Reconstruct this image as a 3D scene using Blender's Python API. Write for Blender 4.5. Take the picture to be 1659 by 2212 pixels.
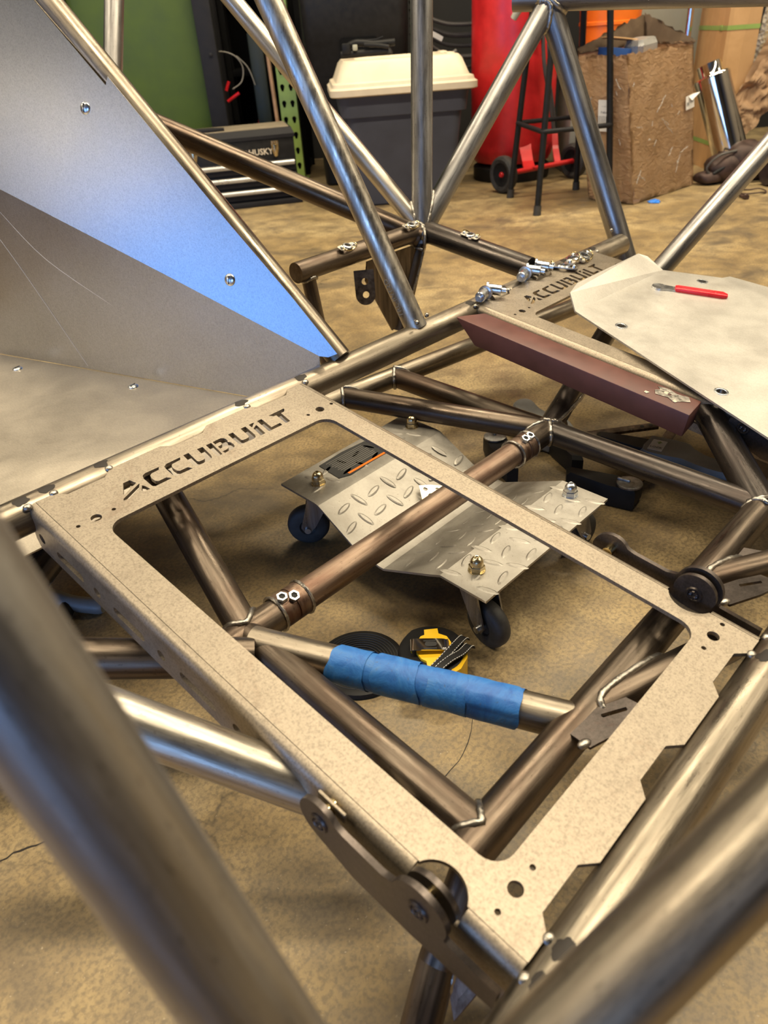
import bpy, bmesh, math, random
from mathutils import Vector, Matrix, Quaternion, noise
random.seed(7)
for _o in list(bpy.data.objects): bpy.data.objects.remove(_o, do_unlink=True)
S = bpy.context.scene
COL = S.collection
PI = math.pi
V = Vector

# ------------------------------------------------------------------ camera
cam = bpy.data.cameras.new('camera'); camo = bpy.data.objects.new('camera', cam); COL.objects.link(camo)
cam.sensor_fit = 'HORIZONTAL'; cam.sensor_width = 36.0
cam.lens = 36.0 * 1586.5 / 1659.0
cam.clip_start = 0.01; cam.clip_end = 60
cam.dof.use_dof = True; cam.dof.focus_distance = 1.02; cam.dof.aperture_fstop = 9.6
rx = V((0.6845243, -0.72642808, -0.06106324))       # camera right, down, forward in the world
dn = V((-0.43834109, -0.34322776, -0.83069356))
fw = V((0.58248053, 0.59539646, -0.55337103))
m = Matrix.Identity(4)
for i in range(3):
    m[i][0] = rx[i]; m[i][1] = -dn[i]; m[i][2] = -fw[i]
m[0][3], m[1][3], m[2][3] = 0, 0, 0.70
camo.matrix_world = m
S.camera = camo

# ------------------------------------------------------------------ world, lights, exposure
W = bpy.data.worlds.new('world'); S.world = W; W.use_nodes = True
bgn = W.node_tree.nodes['Background']
bgn.inputs[0].default_value = (0.20, 0.46, 1.0, 1); bgn.inputs[1].default_value = 1.0
S.view_settings.view_transform = 'Standard'; S.view_settings.look = 'None'
S.view_settings.gamma = 1.0; S.view_settings.use_curve_mapping = False
S.view_settings.exposure = 0.12

BR = V((0.70, -0.7141, 0)).normalized(); BF = V((-BR.y, BR.x, 0))   # right / forward along the room
BANG = math.atan2(BR.y, BR.x)
def B(x, y, z=0.0): return BR * x + BF * y + V((0, 0, z))
def BM(x, y, z=0.0, rot=0.0): return Matrix.Translation(B(x, y, z)) @ Matrix.Rotation(BANG + rot, 4, 'Z')

def area(name, loc, target, sx, sy, power, color, spread=None):
    l = bpy.data.lights.new(name, 'AREA'); l.shape = 'RECTANGLE'; l.size = sx; l.size_y = sy
    l.energy = power; l.color = color
    if spread: l.spread = spread
    o = bpy.data.objects.new(name, l); COL.objects.link(o)
    o.location = loc
    o.rotation_euler = (V(target) - V(loc)).to_track_quat('-Z', 'Y').to_euler()
    return o
def strip(name, x, y, z, length, power, rot=0.0):
    l = bpy.data.lights.new(name, 'AREA'); l.shape = 'RECTANGLE'; l.size = length; l.size_y = 0.22
    l.energy = power; l.color = (1.0, 0.86, 0.62)
    o = bpy.data.objects.new(name, l); COL.objects.link(o)
    o.matrix_world = BM(x, y, z, rot)
    return o
# warm strip lights under the ceiling, cool daylight through the roller door opening on the left
strip('ceiling_strip', -2.6, 0.6, 3.35, 2.4, 74)
strip('ceiling_strip', -2.6, 3.0, 3.35, 2.4, 67)
strip('ceiling_strip', -6.2, 2.2, 3.35, 2.4, 60)
strip('ceiling_strip', 0.6, 0.9, 3.35, 2.4, 94)
strip('ceiling_strip', 0.6, 3.2, 3.35, 2.4, 108)
strip('ceiling_strip', 3.4, 0.9, 3.35, 2.4, 81)
strip('ceiling_strip', 3.4, 3.2, 3.35, 2.4, 81)
area('door_daylight', B(-6.55, -4.0, 1.07), B(0, -4.0, 1.07), 5.0, 2.15, 100, (0.15, 0.38, 1.0))
area('rear_door_daylight', B(-2.6, -6.95, 1.2), B(-2.6, 0, 1.2), 4.4, 2.4, 150, (0.30, 0.52, 1.0))
area('panel_stripe_light', B(-6.4, -1.4, 2.35), B(-3, -1.4, 2.1), 2.0, 0.12, 13, (1.0, 0.85, 0.60))  # added by the wall to put ceiling-light stripes in the firewall panel's reflection
area('panel_stripe_light', B(-6.4, -1.15, 1.72), B(-3, -1.15, 1.7), 0.6, 0.08, 3.2, (1.0, 0.85, 0.60))  # added likewise, for the shorter lower stripe reflected in the panel

# ------------------------------------------------------------------ materials
def newmat(name):
    mt = bpy.data.materials.new(name); mt.use_nodes = True
    nt = mt.node_tree; b = nt.nodes['Principled BSDF']
    return mt, nt, b
def N(nt, t, **kw):
    n = nt.nodes.new(t)
    for k, v in kw.items(): setattr(n, k, v)
    return n
def coords(nt, scale, rnd=True, kind='Object'):
    tc = N(nt, 'ShaderNodeTexCoord')
    mp = N(nt, 'ShaderNodeMapping'); mp.inputs['Scale'].default_value = scale
    nt.links.new(tc.outputs[kind], mp.inputs['Vector'])
    if rnd:
        oi = N(nt, 'ShaderNodeObjectInfo')
        mu = N(nt, 'ShaderNodeMath', operation='MULTIPLY'); mu.inputs[1].default_value = 37.0
        nt.links.new(oi.outputs['Random'], mu.inputs[0])
        nt.links.new(mu.outputs[0], mp.inputs['Location'])
    return mp.outputs[0]
def noise_(nt, vec, scale, detail=4, rough=0.55, dist=0.0):
    n = N(nt, 'ShaderNodeTexNoise'); n.inputs['Scale'].default_value = scale
    n.inputs['Detail'].default_value = detail; n.inputs['Roughness'].default_value = rough
    n.inputs['Distortion'].default_value = dist
    nt.links.new(vec, n.inputs['Vector']); return n.outputs['Fac']
def ramp(nt, fac, stops):
    r = N(nt, 'ShaderNodeValToRGB')
    while len(r.color_ramp.elements) < len(stops): r.color_ramp.elements.new(0.5)
    for e, (p, c) in zip(r.color_ramp.elements, stops):
        e.position = p; e.color = (c[0], c[1], c[2], 1) if not isinstance(c, float) else (c, c, c, 1)
    nt.links.new(fac, r.inputs[0]); return r.outputs[0]
def mix(nt, fac, a, b, mode='MIX'):
    x = N(nt, 'ShaderNodeMix', data_type='RGBA', blend_type=mode)
    if isinstance(fac, float): x.inputs[0].default_value = fac
    else: nt.links.new(fac, x.inputs[0])
    for s, i in ((a, 6), (b, 7)):
        if isinstance(s, tuple): x.inputs[i].default_value = (*s, 1)
        else: nt.links.new(s, x.inputs[i])
    return x.outputs[2]
def bump(nt, b, h, strength, dist=0.002):
    bp = N(nt, 'ShaderNodeBump'); bp.inputs['Strength'].default_value = strength; bp.inputs['Distance'].default_value = dist
    nt.links.new(h, bp.inputs['Height']); nt.links.new(bp.outputs[0], b.inputs['Normal'])
def plain(name, col, rough=0.5, metal=0.0, var=0.12, scale=30.0, bumpst=0.0, coat=0.0, spec=0.5):
    mt, nt, b = newmat(name)
    v = coords(nt, (1, 1, 1)); f = noise_(nt, v, scale, 5, 0.6)
    c = ramp(nt, f, [(0.3, tuple(x * (1 - var) for x in col)), (0.7, tuple(min(1, x * (1 + var)) for x in col))])
    nt.links.new(c, b.inputs['Base Color'])
    rr = ramp(nt, f, [(0.3, max(0.02, rough - 0.06)), (0.7, min(1.0, rough + 0.06))])
    nt.links.new(rr, b.inputs['Roughness'])
    b.inputs['Metallic'].default_value = metal
    b.inputs['Specular IOR Level'].default_value = spec
    if coat: b.inputs['Coat Weight'].default_value = coat; b.inputs['Coat Roughness'].default_value = 0.1
    if bumpst: bump(nt, b, f, bumpst)
    return mt
def tube_metal(name, c1, c2, c3, rough, metal=0.9, blot=0.5, speck=0.35):
    # drawn steel tube: streaks along the tube axis, heat and oil blotches, fine dark pits
    mt, nt, b = newmat(name)
    st = noise_(nt, coords(nt, (70, 70, 3.0)), 1.0, 4, 0.6)
    base = ramp(nt, st, [(0.36, tuple(x * 0.78 for x in c1)), (0.62, tuple(x * 1.12 for x in c2))])
    bl = noise_(nt, coords(nt, (9, 9, 5)), 1.0, 4, 0.65, 0.4)
    msk = ramp(nt, bl, [(0.46, 0.0), (0.68, blot)])
    base = mix(nt, msk, base, c3)
    sp = noise_(nt, coords(nt, (420, 420, 160)), 1.0, 2, 0.5)
    sm = ramp(nt, sp, [(0.64, 0.0), (0.72, speck)])
    base = mix(nt, sm, base, tuple(x * 0.35 for x in c3))
    nt.links.new(base, b.inputs['Base Color'])
    rr = ramp(nt, noise_(nt, coords(nt, (60, 60, 7)), 1.0, 6, 0.75), [(0.32, max(.05, rough - 0.13)), (0.68, rough + 0.17)])
    nt.links.new(rr, b.inputs['Roughness'])
    b.inputs['Metallic'].default_value = metal
    bump(nt, b, noise_(nt, coords(nt, (160, 160, 14)), 1.0, 5, 0.7), 0.16, 0.0015)
    return mt
def sheet_metal(name, c1, c2, rough, metal, scale=14.0, grain=(260, 900, 260), stain=None, bst=0.08, speck=0.35):
    mt, nt, b = newmat(name)
    f = noise_(nt, coords(nt, (1, 1, 1)), scale, 6, 0.7, 0.3)
    base = ramp(nt, f, [(0.32, c1), (0.68, c2)])
    g = noise_(nt, coords(nt, grain), 1.0, 3, 0.6)
    base = mix(nt, ramp(nt, g, [(0.35, 0.0), (0.7, 0.35)]), base, tuple(x * 1.25 for x in c2))
    if stain:
        s = noise_(nt, coords(nt, (1, 1, 1)), scale * 0.45, 6, 0.75, 0.8)
        base = mix(nt, ramp(nt, s, [(0.58, 0.0), (0.72, 0.6)]), base, stain)
    fn = noise_(nt, coords(nt, (1, 1, 1)), 420, 3, 0.75)
    base = mix(nt, ramp(nt, fn, [(0.36, speck), (0.54, 0.0)]), base, tuple(x * 0.5 for x in c1))
    nt.links.new(base, b.inputs['Base Color'])
    rv = 0.02 if metal > 0.98 else 0.06
    rr = ramp(nt, f, [(0.3, max(.05, rough - rv)), (0.7, rough + rv)])
    nt.links.new(rr, b.inputs['Roughness'])
    b.inputs['Metallic'].default_value = metal
    bump(nt, b, g, bst, 0.001)
    return mt

M = {}
M['steel'] = tube_metal('bare_steel_tube', (0.215, 0.185, 0.145), (0.345, 0.30, 0.24), (0.12, 0.09, 0.065), 0.36, 0.97, 0.6)
M['steel_bright'] = tube_metal('bright_steel_tube', (0.42, 0.385, 0.33), (0.56, 0.52, 0.45), (0.24, 0.20, 0.155), 0.34, 0.95, 0.35)
M['steel_dark'] = tube_metal('dark_steel_tube', (0.085, 0.067, 0.052), (0.165, 0.132, 0.103), (0.075, 0.045, 0.031), 0.36, 0.92, 0.65)
M['steel_black'] = tube_metal('blackened_steel_tube', (0.05, 0.045, 0.042), (0.10, 0.085, 0.075), (0.05, 0.035, 0.03), 0.32, 0.85, 0.6)
M['steel_blue'] = tube_metal('grey_steel_tube', (0.22, 0.21, 0.205), (0.34, 0.33, 0.32), (0.15, 0.13, 0.12), 0.36, 0.92, 0.45)
M['rust_tube'] = tube_metal('red_brown_steel_tube', (0.15, 0.090, 0.064), (0.27, 0.20, 0.15), (0.115, 0.055, 0.038), 0.42, 0.85, 0.75)
M['plate'] = sheet_metal('mill_scale_plate', (0.265, 0.222, 0.172), (0.335, 0.285, 0.222), 0.46, 0.72, 24, (700, 260, 700), (0.215, 0.155, 0.112), 0.08, 0.55)
M['plate_dark'] = sheet_metal('heat_dark_plate', (0.062, 0.052, 0.047), (0.115, 0.095, 0.085), 0.36, 0.8, 20, (200, 200, 200), (0.10, 0.06, 0.05))
M['alu'] = sheet_metal('bare_aluminium_sheet', (0.37, 0.37, 0.37), (0.42, 0.42, 0.42), 0.29, 1.0, 5, (620, 150, 150), (0.47, 0.46, 0.445), 0.07, 0.3)
M['alu_floor'] = sheet_metal('scuffed_aluminium_sheet', (0.52, 0.455, 0.37), (0.64, 0.57, 0.47), 0.40, 0.8, 7, (500, 120, 120), (0.45, 0.385, 0.30), 0.12, 0.18)
M['alu_tray'] = sheet_metal('dull_aluminium_sheet', (0.53, 0.50, 0.455), (0.60, 0.575, 0.53), 0.42, 0.75, 9, (500, 90, 90), (0.50, 0.455, 0.38), 0.06, 0.2)
M['weld'] = plain('weld_metal', (0.36, 0.335, 0.30), 0.32, 0.95, 0.4, 160, 0.5)
M['scorch'] = plain('weld_scorch', (0.02, 0.015, 0.012), 0.6, 0.3, 0.3, 90)
M['zinc'] = plain('zinc_plated_steel', (0.66, 0.68, 0.70), 0.27, 1.0, 0.12, 60)
M['spring'] = plain('yellow_zinc_wire', (0.70, 0.56, 0.28), 0.2, 1.0, 0.15, 60)
M['black_plastic'] = plain('black_plastic', (0.012, 0.0115, 0.0115), 0.5, 0, 0.25, 40, 0, 0, 0.22)
M['deep_black'] = plain('dark_shelf_black', (0.004, 0.004, 0.0045), 0.8, 0, 0.3, 12, 0, 0, 0.1)
M['rubber'] = plain('worn_black_rubber', (0.03, 0.028, 0.026), 0.6, 0, 0.45, 60, 0.3)
M['grey_plastic'] = plain('grey_plastic', (0.17, 0.17, 0.165), 0.5, 0, 0.15, 40)
M['red_paint'] = plain('red_paint', (0.50, 0.016, 0.018), 0.36, 0, 0.25, 9)
M['red_rubber'] = plain('red_vinyl_grip', (0.66, 0.015, 0.025), 0.28, 0, 0.06, 30)
M['yellow'] = plain('yellow_plastic', (0.86, 0.52, 0.015), 0.38, 0, 0.05, 30)
M['orange'] = plain('orange_plastic', (0.85, 0.18, 0.015), 0.4, 0, 0.06, 20)
M['brown_paint'] = plain('red_oxide_primer', (0.105, 0.036, 0.028), 0.5, 0, 0.2, 26, 0.1)
M['green_rack'] = plain('green_rack_paint', (0.24, 0.35, 0.09), 0.45, 0, 0.15, 14)
M['green_panel'] = plain('green_machine_paint', (0.050, 0.085, 0.006), 0.55, 0, 0.18, 5)
M['dark_grey'] = plain('dark_grey_paint', (0.016, 0.0155, 0.0175), 0.55, 0, 0.15, 20, 0, 0, 0.2)
M['tote_grey'] = plain('blue_grey_plastic', (0.058, 0.062, 0.083), 0.55, 0, 0.12, 8, 0.05, 0, 0.3)
M['lid_white'] = plain('cream_plastic_lid', (0.66, 0.57, 0.43), 0.48, 0, 0.1, 9)
M['chrome'] = plain('polished_stainless', (0.78, 0.75, 0.70), 0.08, 1.0, 0.08, 8)
M['cast_iron'] = plain('rusty_cast_iron', (0.055, 0.032, 0.026), 0.55, 0.4, 0.45, 30, 0.5)
M['white'] = plain('white_paper_label', (0.72, 0.70, 0.66), 0.6, 0, 0.05, 30)
M['ink'] = plain('black_ink', (0.02, 0.02, 0.02), 0.6, 0, 0.1, 20)
M['blue_box'] = plain('blue_printed_card', (0.02, 0.075, 0.27), 0.4, 0, 0.15, 12)
M['silver_card'] = plain('silver_plastic', (0.55, 0.54, 0.51), 0.3, 0.6, 0.1, 20)
M['wood'] = plain('pale_wood', (0.50, 0.29, 0.16), 0.6, 0, 0.2, 30)
M['cable'] = plain('black_rubber_cable', (0.06, 0.054, 0.05), 0.45, 0, 0.2, 30)
M['wire_grey'] = plain('pale_wire', (0.25, 0.23, 0.2), 0.5, 0, 0.2, 30)
M['grey_panel'] = plain('grey_green_panel', (0.36, 0.36, 0.29), 0.5, 0, 0.06, 6)
M['sign_yellow'] = plain('yellow_sign', (0.85, 0.58, 0.02), 0.4, 0, 0.05, 8)
M['blue_paper'] = plain('blue_crumpled_paper', (0.02, 0.20, 0.75), 0.5, 0, 0.1, 20)
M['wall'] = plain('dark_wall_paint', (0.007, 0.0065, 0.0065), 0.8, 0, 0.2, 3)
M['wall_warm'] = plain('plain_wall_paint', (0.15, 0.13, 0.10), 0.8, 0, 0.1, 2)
M['ceiling'] = plain('ceiling_paint', (0.10, 0.09, 0.075), 0.85, 0, 0.1, 2)
M['gold_nut'] = plain('yellow_zinc_nut', (0.60, 0.50, 0.31), 0.24, 1.0, 0.3, 70)

def tread_mat():
    mt, nt, b = newmat('galvanised_tread_plate')
    v = coords(nt, (1, 1, 1))
    f = noise_(nt, v, 13, 6, 0.7, 0.5)
    c = ramp(nt, f, [(0.3, (0.24, 0.22, 0.19)), (0.6, (0.38, 0.355, 0.315)), (0.8, (0.29, 0.26, 0.215))])
    sp = noise_(nt, v, 420, 2, 0.5)
    c = mix(nt, ramp(nt, sp, [(0.66, 0.0), (0.74, 0.6)]), c, (0.10, 0.08, 0.06))
    nt.links.new(c, b.inputs['Base Color']); b.inputs['Metallic'].default_value = 0.65
    nt.links.new(ramp(nt, f, [(0.3, 0.38), (0.7, 0.54)]), b.inputs['Roughness'])
    bump(nt, b, f, 0.1)
    return mt
M['tread'] = tread_mat()

def floor_mat():
    mt, nt, b = newmat('worn_concrete_floor')
    v = coords(nt, (1, 1, 1), rnd=False)
    big = noise_(nt, v, 1.7, 8, 0.62, 0.6)
    c = ramp(nt, big, [(0.30, (0.19, 0.125, 0.048)), (0.48, (0.345, 0.245, 0.112)), (0.68, (0.50, 0.385, 0.205))])
    mid = noise_(nt, v, 11, 7, 0.7, 0.3)
    c = mix(nt, ramp(nt, mid, [(0.36, 0.75), (0.60, 0.0)]), c, (0.135, 0.10, 0.062))
    oil = noise_(nt, v, 3.1, 5, 0.6, 1.2)
    c = mix(nt, ramp(nt, oil, [(0.56, 0.0), (0.72, 0.8)]), c, (0.075, 0.06, 0.046))
    fine = noise_(nt, v, 190, 3, 0.6)
    c = mix(nt, ramp(nt, fine, [(0.38, 0.55), (0.56, 0.0)]), c, (0.105, 0.08, 0.052))
    lt = noise_(nt, v, 260, 2, 0.5)
    c = mix(nt, ramp(nt, lt, [(0.68, 0.0), (0.78, 0.6)]), c, (0.55, 0.45, 0.30))
    # hairline cracks: edges of large distorted cells, only in places
    wv = N(nt, 'ShaderNodeTexNoise'); wv.inputs['Scale'].default_value = 4.0; wv.inputs['Detail'].default_value = 6
    nt.links.new(v, wv.inputs['Vector'])
    ad = N(nt, 'ShaderNodeMix', data_type='RGBA', blend_type='LINEAR_LIGHT'); ad.inputs[0].default_value = 0.16
    nt.links.new(v, ad.inputs[6]); nt.links.new(wv.outputs['Color'], ad.inputs[7])
    vo = N(nt, 'ShaderNodeTexVoronoi', feature='DISTANCE_TO_EDGE'); vo.inputs['Scale'].default_value = 1.5
    nt.links.new(ad.outputs[2], vo.inputs['Vector'])
    ck = ramp(nt, vo.outputs['Distance'], [(0.0, 1.0), (0.0045, 0.0)])
    gate = ramp(nt, noise_(nt, v, 2.2, 3, 0.5), [(0.50, 0.0), (0.60, 0.7)])
    mu = N(nt, 'ShaderNodeMath', operation='MULTIPLY'); nt.links.new(ck, mu.inputs[0]); nt.links.new(gate, mu.inputs[1])
    c = mix(nt, mu.outputs[0], c, (0.035, 0.028, 0.022))
    nt.links.new(c, b.inputs['Base Color'])
    nt.links.new(ramp(nt, mid, [(0.3, 0.38), (0.7, 0.58)]), b.inputs['Roughness'])
    bump(nt, b, mid, 0.18, 0.004)
    return mt
M['floor'] = floor_mat()

def card_mat(name, c1, c2, glossy=False):
    mt, nt, b = newmat(name)
    v = coords(nt, (1, 1, 1))
    f = noise_(nt, v, 9, 6, 0.65, 0.4)
    c = ramp(nt, f, [(0.3, c1), (0.7, c2)])
    w = N(nt, 'ShaderNodeTexWave'); w.inputs['Scale'].default_value = 3.2; w.inputs['Distortion'].default_value = 1.2
    w.bands_direction = 'Y'; nt.links.new(v, w.inputs['Vector'])
    c = mix(nt, ramp(nt, w.outputs['Fac'], [(0.45, 0.0), (0.52, 0.22)]), c, tuple(x * 0.72 for x in c1))
    nt.links.new(c, b.inputs['Base Color'])
    if glossy:
        b.inputs['Roughness'].default_value = 0.4
        b.inputs['Coat Weight'].default_value = 0.9; b.inputs['Coat Roughness'].default_value = 0.10
        bump(nt, b, noise_(nt, coords(nt, (1, 1, 1.6)), 24, 4, 0.6, 1.6), 0.9, 0.012)
    else:
        b.inputs['Roughness'].default_value = 0.75
        bump(nt, b, f, 0.15)
    return mt
M['card_tape'] = card_mat('taped_cardboard', (0.54, 0.34, 0.18), (0.72, 0.49, 0.29), True)
M['card'] = card_mat('plain_cardboard', (0.44, 0.255, 0.105), (0.55, 0.33, 0.15))
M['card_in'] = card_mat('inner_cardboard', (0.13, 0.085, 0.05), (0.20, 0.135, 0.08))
M['kraft'] = plain('crumpled_kraft_paper', (0.50, 0.33, 0.19), 0.7, 0, 0.1, 8)

def tape_mat():
    mt, nt, b = newmat('blue_masking_tape')
    f = noise_(nt, coords(nt, (30, 30, 18)), 1.0, 5, 0.7, 0.8)
    c = ramp(nt, f, [(0.35, (0.010, 0.095, 0.38)), (0.55, (0.025, 0.16, 0.50)), (0.75, (0.075, 0.19, 0.40))])
    d = noise_(nt, coords(nt, (260, 260, 200)), 1.0, 3, 0.6)
    c = mix(nt, ramp(nt, d, [(0.62, 0.0), (0.72, 0.5)]), c, (0.06, 0.09, 0.13))
    nt.links.new(c, b.inputs['Base Color']); b.inputs['Roughness'].default_value = 0.55
    bump(nt, b, f, 0.35, 0.004)
    return mt
M['tape'] = tape_mat()
def bubble_mat():
    mt, nt, b = newmat('clear_bubble_wrap')
    b.inputs['Base Color'].default_value = (0.80, 0.78, 0.74, 1); b.inputs['Roughness'].default_value = 0.16
    b.inputs['Transmission Weight'].default_value = 0.55; b.inputs['IOR'].default_value = 1.25
    v = coords(nt, (1, 1, 1))
    vo = N(nt, 'ShaderNodeTexVoronoi'); vo.inputs['Scale'].default_value = 62; nt.links.new(v, vo.inputs['Vector'])
    bump(nt, b, vo.outputs['Distance'], 0.9, 0.01)
    return mt
M['bubble'] = bubble_mat()
M['dark_film'] = plain('black_shiny_film', (0.035, 0.025, 0.024), 0.16, 0, 0.3, 25, 0.8)

# ------------------------------------------------------------------ mesh and object helpers
WM = {}
def link(name, me, mat=None, parent=None, mw=None, smooth=None):
    o = bpy.data.objects.new(name, me); COL.objects.link(o)
    mw = mw or Matrix.Identity(4)
    o.matrix_basis = mw.copy()
    if parent:
        o.parent = parent; o.matrix_parent_inverse = WM[parent.name].inverted()
    WM[o.name] = mw.copy()
    if me and mat:
        me.materials.clear()
        for mm in (mat if isinstance(mat, (list, tuple)) else [mat]): me.materials.append(M[mm] if isinstance(mm, str) else mm)
    return o
def thing(name, label, cat, mw=None, group=None):
    if isinstance(mw, (Vector, tuple)): mw = Matrix.Translation(V(mw))
    o = link(name, None, None, None, mw); o['label'] = label; o['category'] = cat
    if group: o['group'] = group
    return o
def tag(o, label=None, cat=None, group=None, kind=None):
    if label: o['label'] = label
    if cat: o['category'] = cat
    if group: o['group'] = group
    if kind: o['kind'] = kind
    return o
def smooth(me, ang=40):
    bmm = bmesh.new(); bmm.from_mesh(me)
    for f in bmm.faces: f.smooth = True
    for e in bmm.edges:
        if len(e.link_faces) == 2 and e.calc_face_angle(0) > math.radians(ang): e.smooth = False
    bmm.to_mesh(me); bmm.free(); return me
def fin(bm, name='mesh', ang=40, sm=True):
    bmesh.ops.recalc_face_normals(bm, faces=bm.faces)
    me = bpy.data.meshes.new(name)
    for f in bm.faces: f.smooth = sm
    if sm:
        for e in bm.edges:
            if len(e.link_faces) == 2 and e.calc_face_angle(0) > math.radians(ang): e.smooth = False
    bm.to_mesh(me); bm.free(); return me
def frame(p0, p1):
    p0 = V(p0); p1 = V(p1); d = (p1 - p0).normalized()
    q = V((0, 0, 1)).rotation_difference(d)
    return Matrix.Translation(p0) @ q.to_matrix().to_4x4(), (p1 - p0).length
def a_cyl(bm, p0, p1, r0, r1=None, seg=24, caps=True):
    if r1 is None: r1 = r0
    T, L = frame(p0, p1)
    a = [bm.verts.new(T @ V((r0 * math.cos(2 * PI * i / seg), r0 * math.sin(2 * PI * i / seg), 0))) for i in range(seg)]
    b = [bm.verts.new(T @ V((r1 * math.cos(2 * PI * i / seg), r1 * math.sin(2 * PI * i / seg), L))) for i in range(seg)]
    for i in range(seg):
        j = (i + 1) % seg; bm.faces.new((a[i], a[j], b[j], b[i]))
    if caps: bm.faces.new(a[::-1]); bm.faces.new(b)
    return bm
def a_box(bm, c, s, mw=None, bev=0.0):
    T = mw or Matrix.Identity(4)
    vs = []
    for x in (-1, 1):
        for y in (-1, 1):
            for z in (-1, 1): vs.append(bm.verts.new(T @ V((c[0] + x * s[0] / 2, c[1] + y * s[1] / 2, c[2] + z * s[2] / 2))))
    fs = [bm.faces.new([vs[i] for i in f]) for f in ((0, 1, 3, 2), (4, 6, 7, 5), (0, 4, 5, 1), (2, 3, 7, 6), (0, 2, 6, 4), (1, 5, 7, 3))]
    if bev:
        es = set(e for f in fs for e in f.edges)
        bmesh.ops.recalc_face_normals(bm, faces=fs)
        bmesh.ops.bevel(bm, geom=list(es), offset=bev, segments=2, profile=0.5, affect='EDGES')
    return bm
def a_lathe(bm, prof, seg=32, mw=None, closed=False):
    T = mw or Matrix.Identity(4); rings = []
    for r, z in prof:
        if r < 1e-6: rings.append([bm.verts.new(T @ V((0, 0, z)))])
        else: rings.append([bm.verts.new(T @ V((r * math.cos(2 * PI * i / seg), r * math.sin(2 * PI * i / seg), z))) for i in range(seg)])
    pairs = list(zip(rings, rings[1:])) + ([(rings[-1], rings[0])] if closed else [])
    for a, b in pairs:
        for i in range(seg):
            j = (i + 1) % seg
            if len(a) == 1 and len(b) == 1: continue
            if len(a) == 1: bm.faces.new((a[0], b[j], b[i]))
            elif len(b) == 1: bm.faces.new((a[i], a[j], b[0]))
            else: bm.faces.new((a[i], a[j], b[j], b[i]))
    return bm
def a_sweep(bm, pts, r, seg=10, closed=False, caps=True, flat=1.0):
    pts = [V(p) for p in pts]; n = len(pts); rings = []
    rr = r if isinstance(r, (list, tuple)) else [r] * n
    ref = None
    for i, p in enumerate(pts):
        if closed: d = pts[(i + 1) % n] - pts[i - 1]
        else: d = pts[min(i + 1, n - 1)] - pts[max(i - 1, 0)]
        d.normalize()
        if ref is None:
            ref = d.orthogonal().normalized()
            if flat != 1.0:
                ref = d.cross(V((0, 0, 1)))
                ref = ref.normalized() if ref.length > 1e-4 else d.orthogonal().normalized()
        else: ref = (ref - d * ref.dot(d)).normalized()
        b = d.cross(ref)
        rings.append([bm.verts.new(p + (ref * math.cos(2 * PI * k / seg) + b * math.sin(2 * PI * k / seg) * flat) * rr[i]) for k in range(seg)])
    for i in range(n if closed else n - 1):
        a, b2 = rings[i], rings[(i + 1) % n]
        for k in range(seg):
            j = (k + 1) % seg; bm.faces.new((a[k], a[j], b2[j], b2[k]))
    if caps and not closed: bm.faces.new(rings[0][::-1]); bm.faces.new(rings[-1])
    return bm
def spline(pts, n=8):
    P = [V(p) for p in pts]; out = []
    for i in range(len(P) - 1):
        a = P[max(i - 1, 0)]; b = P[i]; c = P[i + 1]; d = P[min(i + 2, len(P) - 1)]
        for k in range(n):
            t = k / n
            out.append(0.5 * ((2 * b) + (c - a) * t + (2 * a - 5 * b + 4 * c - d) * t * t + (3 * b - a - 3 * c + d) * t ** 3))
    out.append(P[-1]); return out
def rrect(hx, hy, r, n=5):
    out = []
    for cx, cy, a0 in ((hx - r, hy - r, 0), (-hx + r, hy - r, PI / 2), (-hx + r, -hy + r, PI), (hx - r, -hy + r, 1.5 * PI)):
        for k in range(n + 1):
            a = a0 + (PI / 2) * k / n; out.append((cx + r * math.cos(a), cy + r * math.sin(a)))
    return out
def circ(cx, cy, r, n=20, a0=0, a1=2 * PI): return [(cx + r * math.cos(a0 + (a1 - a0) * k / n), cy + r * math.sin(a0 + (a1 - a0) * k / n)) for k in range(n)]
def a_loft(bm, rings, cap0=True, cap1=True):
    R = [[bm.verts.new(V(p)) for p in ring] for ring in rings]
    n = len(R[0])
    for a, b in zip(R, R[1:]):
        for i in range(n):
            j = (i + 1) % n; bm.faces.new((a[i], a[j], b[j], b[i]))
    if cap0: bm.faces.new(R[0][::-1])
    if cap1: bm.faces.new(R[-1])
    return bm
def curve_mesh(cd):
    o = bpy.data.objects.new('tmp', cd); COL.objects.link(o)
    dg = bpy.context.evaluated_depsgraph_get(); dg.update()
    me = bpy.data.meshes.new_from_object(o.evaluated_get(dg))
    bpy.data.objects.remove(o, do_unlink=True); bpy.data.curves.remove(cd)
    return me
def flat_plate(outline, holes=(), th=0.004):
    # sheet with real cut-outs: 2D outline, top face at z = 0, thickness downwards
    cd = bpy.data.curves.new('flat', 'CURVE'); cd.dimensions = '2D'; cd.fill_mode = 'BOTH'; cd.extrude = th / 2
    for loop in [outline] + list(holes):
        sp = cd.splines.new('POLY'); sp.points.add(len(loop) - 1)
        for p, q in zip(sp.points, loop): p.co = (q[0], q[1], 0, 1)
        sp.use_cyclic_u = True
    me = curve_mesh(cd)
    me.transform(Matrix.Translation((0, 0, -th / 2)))
    return me
def text_mesh(s, size, depth=0.0004, shear=0.0, bold=0.0):
    cd = bpy.data.curves.new('txt', 'FONT'); cd.body = s; cd.size = size; cd.extrude = depth; cd.shear = shear; cd.offset = bold
    cd.align_x = 'CENTER'; cd.align_y = 'CENTER'; cd.resolution_u = 2
    return curve_mesh(cd)
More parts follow.
